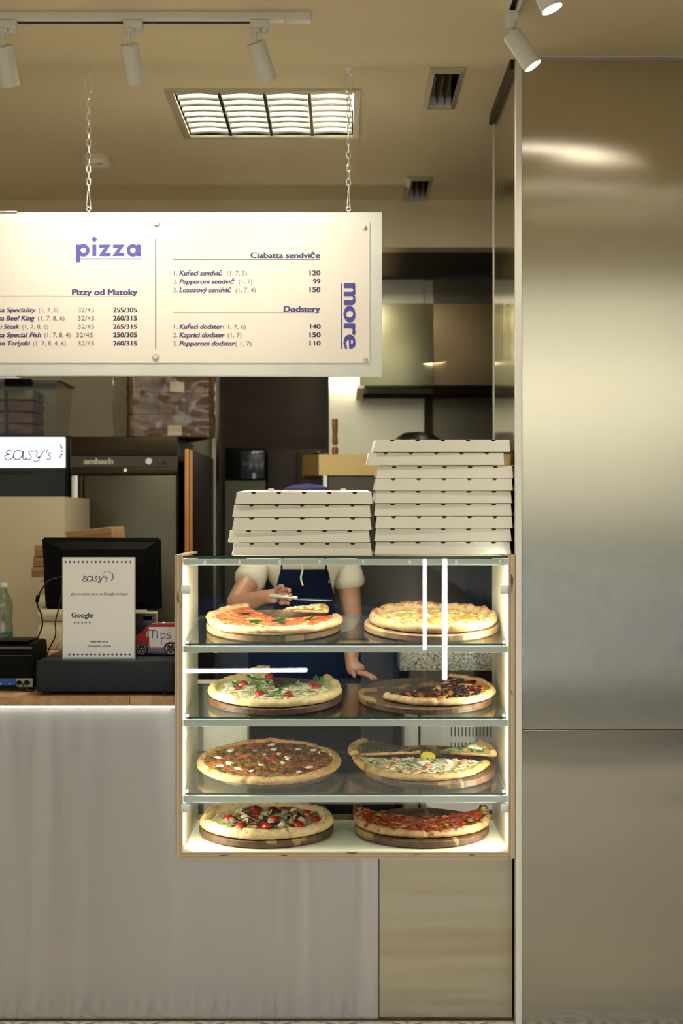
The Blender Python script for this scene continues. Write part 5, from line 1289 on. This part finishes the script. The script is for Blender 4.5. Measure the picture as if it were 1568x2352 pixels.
for j in range(m_ + 1):
    z = (zc1 - zc0 + .03) * j / m_; ring = []
    per = [(Xa + (Xb - Xa) * i / 12, Ya) for i in range(12)] + [(Xb, Ya + (Yb2 - Ya) * i / 12) for i in range(12)] + [(Xb - (Xb - Xa) * i / 12, Yb2) for i in range(12)] + [(Xa, Yb2 - (Yb2 - Ya) * i / 12) for i in range(12)]
    for x, y in per:
        dd = .006 * nz(x * 12 + z * 6, y * 12, z * 34) + .004 * nz(x * 30, y * 30, z * 60 + x * 20)
        ring.append(bm.verts.new((x + (dd if abs(x - Xa) < .001 or abs(x - Xb) < .001 else 0) * (1 if x > 0 else -1), y - (dd + .003 if abs(y - Ya) < .001 else 0), max(z + .01 * nz(x * 5, y * 5, z * 10), .0005))))
    rows.append(ring)
for A, C in zip(rows, rows[1:]):
    for i in range(len(A)): bm.faces.new((A[i], A[(i + 1) % len(A)], C[(i + 1) % len(A)], C[i]))
lobj('stretch_film', bm, 'film', wp, 2)
# open wooden door leaf
dx = WX(433, 5.9)
dr = thing('wooden_door_leaf', 'open dark wooden door leaf with an orange edge beside the steel refrigerator', 'door', (dx, 6.5, ZF))
zt2 = WZ(1031, 5.9)
obj('leaf', one(dx - .015, dx + .015, 5.91, 7.0, ZF + .005, zt2, bev=.002), 'dark_brown', dr)
obj('edge_band', one(dx - .016, dx + .002, 5.900, 5.909, ZF + .005, zt2, bev=.002), 'oak_orange', dr)
obj('edge_band', one(dx + .004, dx + .016, 5.902, 5.909, ZF + .005, zt2 - .005, bev=.002), 'oak_orange', dr)
# dark cupboards in the recess
mc = thing('dark_microwave', 'black oven with a dim glass front in the dark recess', 'oven', (WX(560, 7.0), 7.0, ZF))
obj('body', one(WX(517, 6.9), WX(609, 6.9), 6.9, 7.3, WZ(1103, 6.9), WZ(1028, 6.9), bev=.006), 'black', mc)
obj('door', one(WX(552, 6.9), WX(607, 6.9), 6.885, 6.899, WZ(1100, 6.9), WZ(1036, 6.9), bev=.004), 'window_dark', mc)
obj('plinth', one(WX(517, 6.9), WX(609, 6.9), 6.9, 7.3, ZF + .001, WZ(1104, 6.9)), mat('dull_grey', (.09, .085, .07), .5), mc, 0)
cu = thing('dark_cupboard', 'tall dark brown cupboard in the recess beside the black oven', 'cupboard', (WX(650, 6.95), 7.1, ZF))
obj('body', one(WX(613, 6.95), WX(748, 6.95), 6.95, 7.3, ZF + .001, WZ(1032, 6.95), bev=.003), 'dark_brown', cu)
obj('door', one(WX(617, 6.95), WX(680, 6.95), 6.932, 6.949, .2, WZ(1037, 6.95), bev=.002), 'dark_brown', cu)
obj('door', one(WX(682, 6.95), WX(745, 6.95), 6.932, 6.949, .2, WZ(1037, 6.95), bev=.002), 'dark_brown', cu)
# pizza oven with brassy top, pepper mill and dark cap dome
oy = 6.0
ov = thing('kitchen_oven', 'stainless oven with brassy top panel behind the pizza boxes', 'oven', (WX(900, oy), oy + .3, ZF))
zt3 = WZ(1043, oy); zb3 = WZ(1092, oy)
bm = B(); pts = [(WX(732, oy), oy), (.62, oy), (.62, oy + .65), (WX(700, oy + .4), oy + .65), (WX(693, oy), oy + .05)]
obj('top_panel', hprism(bm, pts, zb3, zt3), 'brass', ov, 0)
obj('body', one(WX(752, oy), .60, oy + .01, oy + .6, ZF + .1, zb3 - .001, bev=.003), mat('oven_front', (.03, .02, .012), .35, .2), ov)
obj('corner_strip', one(WX(742, oy), WX(751, oy), oy - .002, oy + .6, ZF + .1, zb3 - .001), 'alu', ov, 0)
obj('plinth', one(WX(752, oy) + .03, .57, oy + .05, oy + .55, ZF + .0005, ZF + .099), 'black_matte', ov, 0)
def pepper(px, Y, ztop, zbase, label, m='mill'):
    h = ztop - zbase; X = WX(px, Y); r = .0125
    o = thing('pepper_mill', label, 'pepper mill', (X, Y, zbase))
    obj('base', lathe(B(), (X, Y, zbase), [(0, 0), (r, 0), (r * 1.05, h * .03), (r * 1.1, h * .16), (r * .75, h * .22), (0, h * .22)], 20), m, o)
    obj('collar', lathe(B(), (X, Y, zbase + h * .22), [(r * .5, 0), (r * .5, h * .06), (0, h * .06)], 16), 'chrome', o)
    obj('body', lathe(B(), (X, Y, zbase + h * .28), [(0, 0), (r * .7, 0), (r, h * .06), (r * 1.02, h * .15), (r * .78, h * .28), (r * .95, h * .40), (r, h * .45), (r, h * .70), (r * .9, h * .72), (0, h * .72)], 20), m, o)
pepper(769, oy + .1, WZ(962, oy + .1), zt3 + .0006, 'turned wooden pepper mill standing on the brassy oven top')
tr = thing('small_tray_item', 'small dark lump on the oven top beside the pepper mill', 'utensil', (WX(730, 6.1), 6.1, zt3 + .0005))
obj('knob', lathe(B(), (WX(727, 6.12), 6.12, zt3 + .0005), [(0, 0), (.022, 0), (.016, .01), (.008, .016), (0, .016)], 14), 'dark_brown', tr)
bwx = WX(958, oy + .22)
bw = obj('dark_cap_dome', lathe(B(), (bwx, oy + .22, zt3 + .0006), [(0, 0), (.11, 0), (.115, .03), (.105, .07), (.06, WZ(993, oy + .22) - zt3 - .004), (0, WZ(992, oy + .22) - zt3)], 36), mat('dark_cap_dome', (.012, .008, .007), .35))  # dome taken for a cook's cap, modelled as an upturned bowl
tag(bw, 'dark cap-like dome showing its top above the taller box stack', 'bowl')
# extractor hood
hy = 6.30
hd = thing('extractor_hood', 'large steel extractor hood at the back of the kitchen', 'extractor hood', (.6, 6.6, WZ(885, hy)))
hzb, hzt = WZ(885, hy), WZ(697, hy); hx = WX(826, hy)
obj('front_panel', one(hx, WX(995, hy) - .001, hy, hy + .02, hzb, hzt, bev=.002), 'hood_steel', hd)
obj('front_panel', one(WX(995, hy), 1.48, hy, hy + .02, hzb, hzt, bev=.002), 'hood_dark', hd)
obj('side_panel', one(hx, hx + .02, hy + .021, 6.99, hzb, hzt), 'kitchen_steel', hd, 0)
obj('top', one(hx, 1.48, hy + .021, 6.99, hzt - .02, hzt - .001), 'hood_dark', hd, 0)
bm = B(); box(bm, hx - .012, hx + .02, hy + .005, 6.98, hzb - .012, hzb - .001); obj('side_lip', bm, 'alu', hd, 0)
for i in range(4):
    y = hy + .05 + i * .16; obj('filter_rail', one(hx + .03, 1.48, y, y + .05, hzb + .01 + .01 * i, hzb + .02 + .01 * i), 'dark_steel', hd, 0)
obj('baffle', one(hx + .025, 1.48, hy + .022, 6.98, hzb + .07, hzb + .08), 'black_matte', hd, 0)
obj('rear_lip', one(hx + .02, 1.48, 6.95, 6.985, hzb - .002, hzb + .02), 'dark_steel', hd, 0)
# equipment seen through the cabinet
gyk = 5.55
uf = thing('undercounter_fridge', 'steel undercounter refrigerator with vent slots behind the lower shelves', 'refrigerator', (.6, gyk + .3, ZF))
obj('body', one(WX(965, gyk), 1.2, gyk, gyk + .42, ZF + .06, WZ(1600, gyk), bev=.003), 'kitchen_steel', uf)
obj('front_plate', one(WX(966, gyk), .75, gyk - .01, gyk - .001, WZ(1860, gyk), WZ(1606, gyk), bev=.002), mat('white_steel', (.72, .72, .66), .4, .2), uf)
obj('side_strip', one(WX(928, gyk), WX(960, gyk), gyk - .01, gyk + .4, ZF + .06, WZ(1606, gyk), bev=.002), mat('white_steel_strip', (.70, .70, .64), .4, .2), uf)
for r0, r1 in ((1668, 1690), (1704, 1726), (1780, 1802)):
    for i in range(15):
        px = 1036 + i * 8.2; obj('vent_slot', one(WX(px, gyk) - .0022, WX(px, gyk) + .0022, gyk - .0115, gyk - .0095, WZ(r1, gyk), WZ(r0, gyk), bev=.0006, seg=1), 'black_matte', uf, 0)
obj('plinth', one(WX(935, gyk), 1.15, gyk + .03, gyk + .38, ZF + .0003, ZF + .059), 'black_matte', uf, 0)
gr = obj('granite_worktop', one(WX(916, gyk), 1.3, gyk - .06, gyk + .42, WZ(1541, gyk - .06), WZ(1488, gyk - .06), bev=.004), 'granite')
tag(gr, 'speckled granite slab above the undercounter refrigerator', 'worktop')
gs = thing('granite_stand', 'dark steel stand carrying the granite slab', 'stand', (.8, gyk + .2, ZF))
zg = WZ(1541, gyk - .06)
obj('panel', one(WX(940, gyk), 1.2, gyk + .02, gyk + .4, WZ(1600, gyk) + .001, zg - .001), 'dark_steel', gs, 0)
lp = thing('lower_shelf_unit', 'dark navy unit behind the person, seen between the shelves', 'cupboard', (-.2, 5.8, ZF))
M['navy_dark'] = mat('navy_dark', (.012, .014, .028), .5)
obj('body', one(-.50, WX(905, 5.75), 5.75, 5.95, ZF + .001, WZ(1392, 5.75), bev=.003), 'navy_dark', lp)
obj('top_edge', one(-.50, WX(905, 5.75), 5.73, 5.749, WZ(1402, 5.75), WZ(1392, 5.75)), 'dark_steel', lp, 0)
obj('post', one(WX(906, 5.75), WX(914, 5.75), 5.74, 5.80, ZF + .001, WZ(1392, 5.75)), 'dark_brown', lp, 0)
fb = thing('white_bin', 'pale textured container behind the meat pizza, close to the cabinet back', 'container', (WX(490, 4.86), 4.92, ZF))
obj('body', one(WX(430, 4.86), WX(563, 4.86), 4.98, 5.08, ZF + .001, WZ(1585, 4.86), bev=.006), noisy('pebbled_plastic', (.66, .65, .54), (.72, .70, .6), 60, .5, .3, .002), fb)
obj('rim', one(WX(427, 4.86), WX(566, 4.86), 4.975, 5.085, WZ(1585, 4.86) + .0005, WZ(1578, 4.86), bev=.003), 'foam', fb)
rb = obj('red_box', one(WX(572, 5.5), WX(592, 5.5), 5.5, 5.6, ZF + .001, WZ(1640, 5.5), bev=.003), 'red_tin'); tag(rb, 'narrow red box behind the pale container', 'box')
cr = thing('round_container', 'white round lidded tub behind the red onion pizza', 'tub', (WX(1050, 4.98), 5.16, ZF))
obj('tub', lathe(B(), (WX(1065, 5.15), 5.16, ZF + .0005), [(0, 0), (.125, 0), (.135, WZ(1862, 5.1) - ZF), (0, WZ(1862, 5.1) - ZF)], 36), 'foam', cr)
obj('lid', lathe(B(), (WX(1065, 5.15), 5.16, WZ(1862, 5.1) + .001), [(0, .012), (.136, .012), (.138, .008), (.138, 0), (0, 0)], 36), 'white_paint', cr)

# ================================================================== person
def skin(name, V, E, m, parent, sub=2, roots=(0,)):
    bm = B(); sk = bm.verts.layers.skin.verify(); vs = []
    for i, (co, r) in enumerate(V):
        v = bm.verts.new(Vector(co) - WL[parent]); vs.append(v)
        v[sk].radius = (r, r) if not isinstance(r, tuple) else r; v[sk].use_root = i in roots
    for a, b in E: bm.edges.new((vs[a], vs[b]))
    me = bpy.data.meshes.new(name); bm.to_mesh(me); bm.free()
    o = bpy.data.objects.new(name, me); sc.collection.objects.link(o); o.parent = parent; WL[o] = WL[parent]
    md = o.modifiers.new('skin', 'SKIN'); md.use_smooth_shade = True; md.branch_smoothing = .5
    s_ = o.modifiers.new('subdivision', 'SUBSURF'); s_.levels = s_.render_levels = sub
    me.materials.append(M[m] if isinstance(m, str) else m); return o
px_ = -.135
pe = thing('person', 'person in cream t-shirt, navy apron and blue cap, reaching behind the glass', 'person', (px_, 5.27, ZF))
SR, SL = (.015, 5.23, 1.345), (-.295, 5.23, 1.345)
ER, WRr = (.045, 5.20, 1.105), (.035, 5.08, .985)
EL, WLf = (-.385, 5.07, 1.19), (-.262, 4.91, 1.232)
head = (px_ + .01, 5.13, 1.52)
V = [((px_, 5.28, .93), (.115, .15)), ((px_, 5.27, 1.08), (.10, .13)), ((px_, 5.25, 1.24), (.11, .15)), ((px_, 5.22, 1.365), (.07, .10)), ((px_ + .003, 5.19, 1.425), .052), ((px_ + .006, 5.155, 1.475), (.066, .062)), ((px_ + .01, 5.145, 1.53), (.088, .074)), ((px_ + .01, 5.15, 1.585), (.07, .062)),
     (SR, .05), (((SR[0] + ER[0]) / 2, 5.215, 1.225), .043), (ER, .036), (((ER[0] + WRr[0]) / 2, 5.14, 1.045), .034), (WRr, .024), ((.048, 5.055, .968), (.018, .036)), ((.062, 5.03, .958), (.015, .036)),
     (SL, .05), ((-.34, 5.15, 1.265), .043), (EL, .036), ((-.325, 4.99, 1.21), .035), (WLf, .024), ((-.232, 4.888, 1.236), (.034, .018)), ((-.208, 4.872, 1.236), (.033, .016)),
     ((px_ - .085, 5.28, .86), .085), ((px_ - .095, 5.27, .48), .055), ((px_ - .10, 5.30, .08), .038), ((px_ - .10, 5.20, .02), .03),
     ((px_ + .085, 5.28, .86), .085), ((px_ + .095, 5.27, .48), .055), ((px_ + .10, 5.30, .08), .038), ((px_ + .10, 5.20, .02), .03)]
E = [(0, 1), (1, 2), (2, 3), (3, 4), (4, 5), (5, 6), (6, 7), (3, 8), (8, 9), (9, 10), (10, 11), (11, 12), (12, 13), (13, 14), (3, 15), (15, 16), (16, 17), (17, 18), (18, 19), (19, 20), (20, 21), (0, 22), (22, 23), (23, 24), (24, 25), (0, 26), (26, 27), (27, 28), (28, 29)]
roots = [0]
def finger(base, d1, l, r, curl):
    b = Vector(base); d = Vector(d1).normalized(); i0 = len(V); roots.append(i0); pos = b - d * .012
    for j, ll in enumerate((.0, .012 + l * .42, l * .34, l * .24)):
        pos = pos + d * ll; V.append((tuple(pos), r * (1 - .1 * j)))
        if j: E.append((i0 + j - 1, i0 + j)); d = (d + Vector(curl) * .55).normalized()
for k, (dy, l) in enumerate(((-.024, .062), (-.008, .070), (.008, .066), (.024, .052))):   # hand resting on the ledge
    finger((.066 + .004 * (1 - abs(k - 1.5)), 5.03 + dy, .957), (.8, -.45 + dy * 6, -.12), l, .0085, (.1, 0, -.5))
finger((.038, 5.03, .962), (.1, -.9, -.2), .05, .0095, (.3, -.2, -.4))
for k, (dz, l) in enumerate(((.022, .058), (.007, .064), (-.008, .062), (-.022, .050))):   # hand closed round the server handle
    finger((-.203, 4.868, 1.236 + dz), (.8, -.5, .05), l, .0085, (-.9, -.9, -.25))
finger((-.222, 4.868, 1.258), (.5, -.6, .5), .048, .0095, (.2, -.6, -.7))
bo = skin('body', V, E, 'skin', pe, 2, roots)
# clothing over the body
tv = [((px_, 5.28, .96), (.128, .165)), ((px_, 5.27, 1.10), (.115, .155)), ((px_, 5.25, 1.25), (.125, .168)), ((px_, 5.225, 1.36), (.085, .12)), ((px_ + .002, 5.20, 1.412), .062),
      (SR, .064), ((SR[0] + .012, 5.222, 1.285), .062), ((SR[0] + .02, 5.218, 1.235), .066), (SL, .064), ((-.325, 5.185, 1.295), .062), ((-.348, 5.145, 1.255), .068)]
skin('t_shirt', tv, [(0, 1), (1, 2), (2, 3), (3, 4), (3, 5), (5, 6), (6, 7), (3, 8), (8, 9), (9, 10)], 'tshirt', pe)
skin('trousers', [((px_, 5.28, .94), (.135, .17)), ((px_ - .088, 5.28, .84), .098), ((px_ - .097, 5.27, .48), .072), ((px_ - .10, 5.30, .06), .06), ((px_ + .088, 5.28, .84), .098), ((px_ + .097, 5.27, .48), .072), ((px_ + .10, 5.30, .06), .06)],
     [(0, 1), (1, 2), (2, 3), (0, 4), (4, 5), (5, 6)], 'trouser', pe)
for s in (-1, 1):
    bm = B(); box(bm, px_ + s * .10 - .045, px_ + s * .10 + .045, 5.08, 5.34, ZF + .0005, ZF + .075, bev=.028, seg=3); obj('shoe', bm, 'black', pe)
# apron: bib and skirt sheet curving round the front
bm = B(); rows = []
for j in range(17):
    z = 1.318 - j * .048; f = j / 16
    hw = .085 + .012 * min(j, 2) if j < 4 else min(.105 + (j - 3) * .034, .205)
    row = []
    for i in range(13):
        u = (i / 12 - .5) * 2; x = px_ + u * hw + .004 * nz(u * 3, z * 4, 2)
        y = 5.095 - .008 * f + .10 * (abs(u) * hw / .2) ** 2 + .006 * nz(u * 4, z * 3, 5) + (.004 * math.sin(u * 9) if j > 5 else 0)
        row.append(bm.verts.new((x, y, z)))
    rows.append(row)
for A, C in zip(rows, rows[1:]):
    for i in range(12): bm.faces.new((A[i], A[i + 1], C[i + 1], C[i]))
bmesh.ops.solidify(bm, geom=bm.faces[:], thickness=.003); obj('apron', bm, 'apron', pe, 2)
for s in (-1, 1): obj('apron_strap', tube(B(), smooth_path([(px_ + s * .08, 5.095, 1.316), (px_ + s * .075, 5.11, 1.37), (px_ + s * .05, 5.16, 1.43), (px_ + s * .03, 5.22, 1.445)]), .004, 8), 'apron', pe)
obj('neck_cord', tube(B(), smooth_path([(px_ - .012, 5.095, 1.345), (px_ - .004, 5.082, 1.32), (px_ - .010, 5.078, 1.29), (px_ - .003, 5.077, 1.262)]), .0032, 8), 'white_paint', pe)
obj('shirt_logo', text_bm(B(), 'R', 753, 760, 1340, 9, 5.088, 0, .2), 'ink_big', pe, 0)
# face, hair and cap
hc = Vector((px_ + .01, 5.145, 1.53))
for s in (-1, 1):
    obj('eye', lathe(B(), hc + Vector((s * .030, -.084, .0)), [(0, .004), (.008, .002), (.011, -.003), (0, -.006)], 14, Vector((0, -1, 0))), 'paper', pe)
    obj('ear', lathe(B(), hc + Vector((s * .078, .005, -.008)), [(0, .010), (.014, .006), (.020, -.002), (.012, -.008), (0, -.008)], 14, Vector((s, -.3, 0))), 'skin', pe)
    obj('eyebrow', tube(B(), [hc + Vector((s * .018, -.090, .017)), hc + Vector((s * .030, -.091, .020)), hc + Vector((s * .042, -.084, .016))], .003, 6), 'dark_brown', pe)
obj('nose', tube(B(), [hc + Vector((0, -.084, .004)), hc + Vector((0, -.096, -.018)), hc + Vector((0, -.094, -.030))], [.006, .010, .009], 10), 'skin', pe)
obj('mouth', tube(B(), [hc + Vector((-.022, -.076, -.052)), hc + Vector((0, -.084, -.050)), hc + Vector((.022, -.076, -.052))], .004, 8), mat('lips', (.36, .12, .09), .5), pe)
obj('hair', lathe(B(), hc + Vector((0, .012, .0)), [(.086, -.03), (.090, .01), (.086, .04), (.07, .06), (0, .07)], 24), 'dark_brown', pe)
obj('cap', lathe(B(), hc + Vector((0, .004, .036)), [(.093, 0), (.094, .02), (.082, .045), (.05, .058), (0, .062)], 28), 'cap', pe)
bm = B(); P = [(math.sin(a) * .09, -math.cos(a) * .09 - .04 * max(math.cos(a), 0), -.004 * math.cos(a)) for a in [(-75 + i * 15) * math.pi / 180 for i in range(11)]]
Q = [(math.sin(a) * .085, -math.cos(a) * .085, .002) for a in [(-75 + i * 15) * math.pi / 180 for i in range(11)]]
A = [bm.verts.new(hc + Vector((0, .004, .038)) + Vector(q_)) for q_ in P]; C = [bm.verts.new(hc + Vector((0, .004, .038)) + Vector(q_)) for q_ in Q]
for i in range(10): bm.faces.new((A[i], A[i + 1], C[i + 1], C[i]))
bmesh.ops.solidify(bm, geom=bm.faces[:], thickness=.003); obj('cap_peak', bm, 'cap', pe)
# pizza server
ps = thing('pizza_server', 'steel pizza server held in the hand above the tomato pizza', 'utensil', (-.2, 4.85, 1.235))
obj('handle', tube(B(), [(-.245, 4.865, 1.238), (-.20, 4.845, 1.236), (-.15, 4.825, 1.232)], [.008, .009, .006], 10), 'chrome', ps)
bm = hprism(B(), [(-.155, 4.835), (-.12, 4.845), (-.03, 4.78), (-.05, 4.73), (-.15, 4.80)], 1.2265, 1.2285); obj('blade', bm, 'chrome', ps, 0)
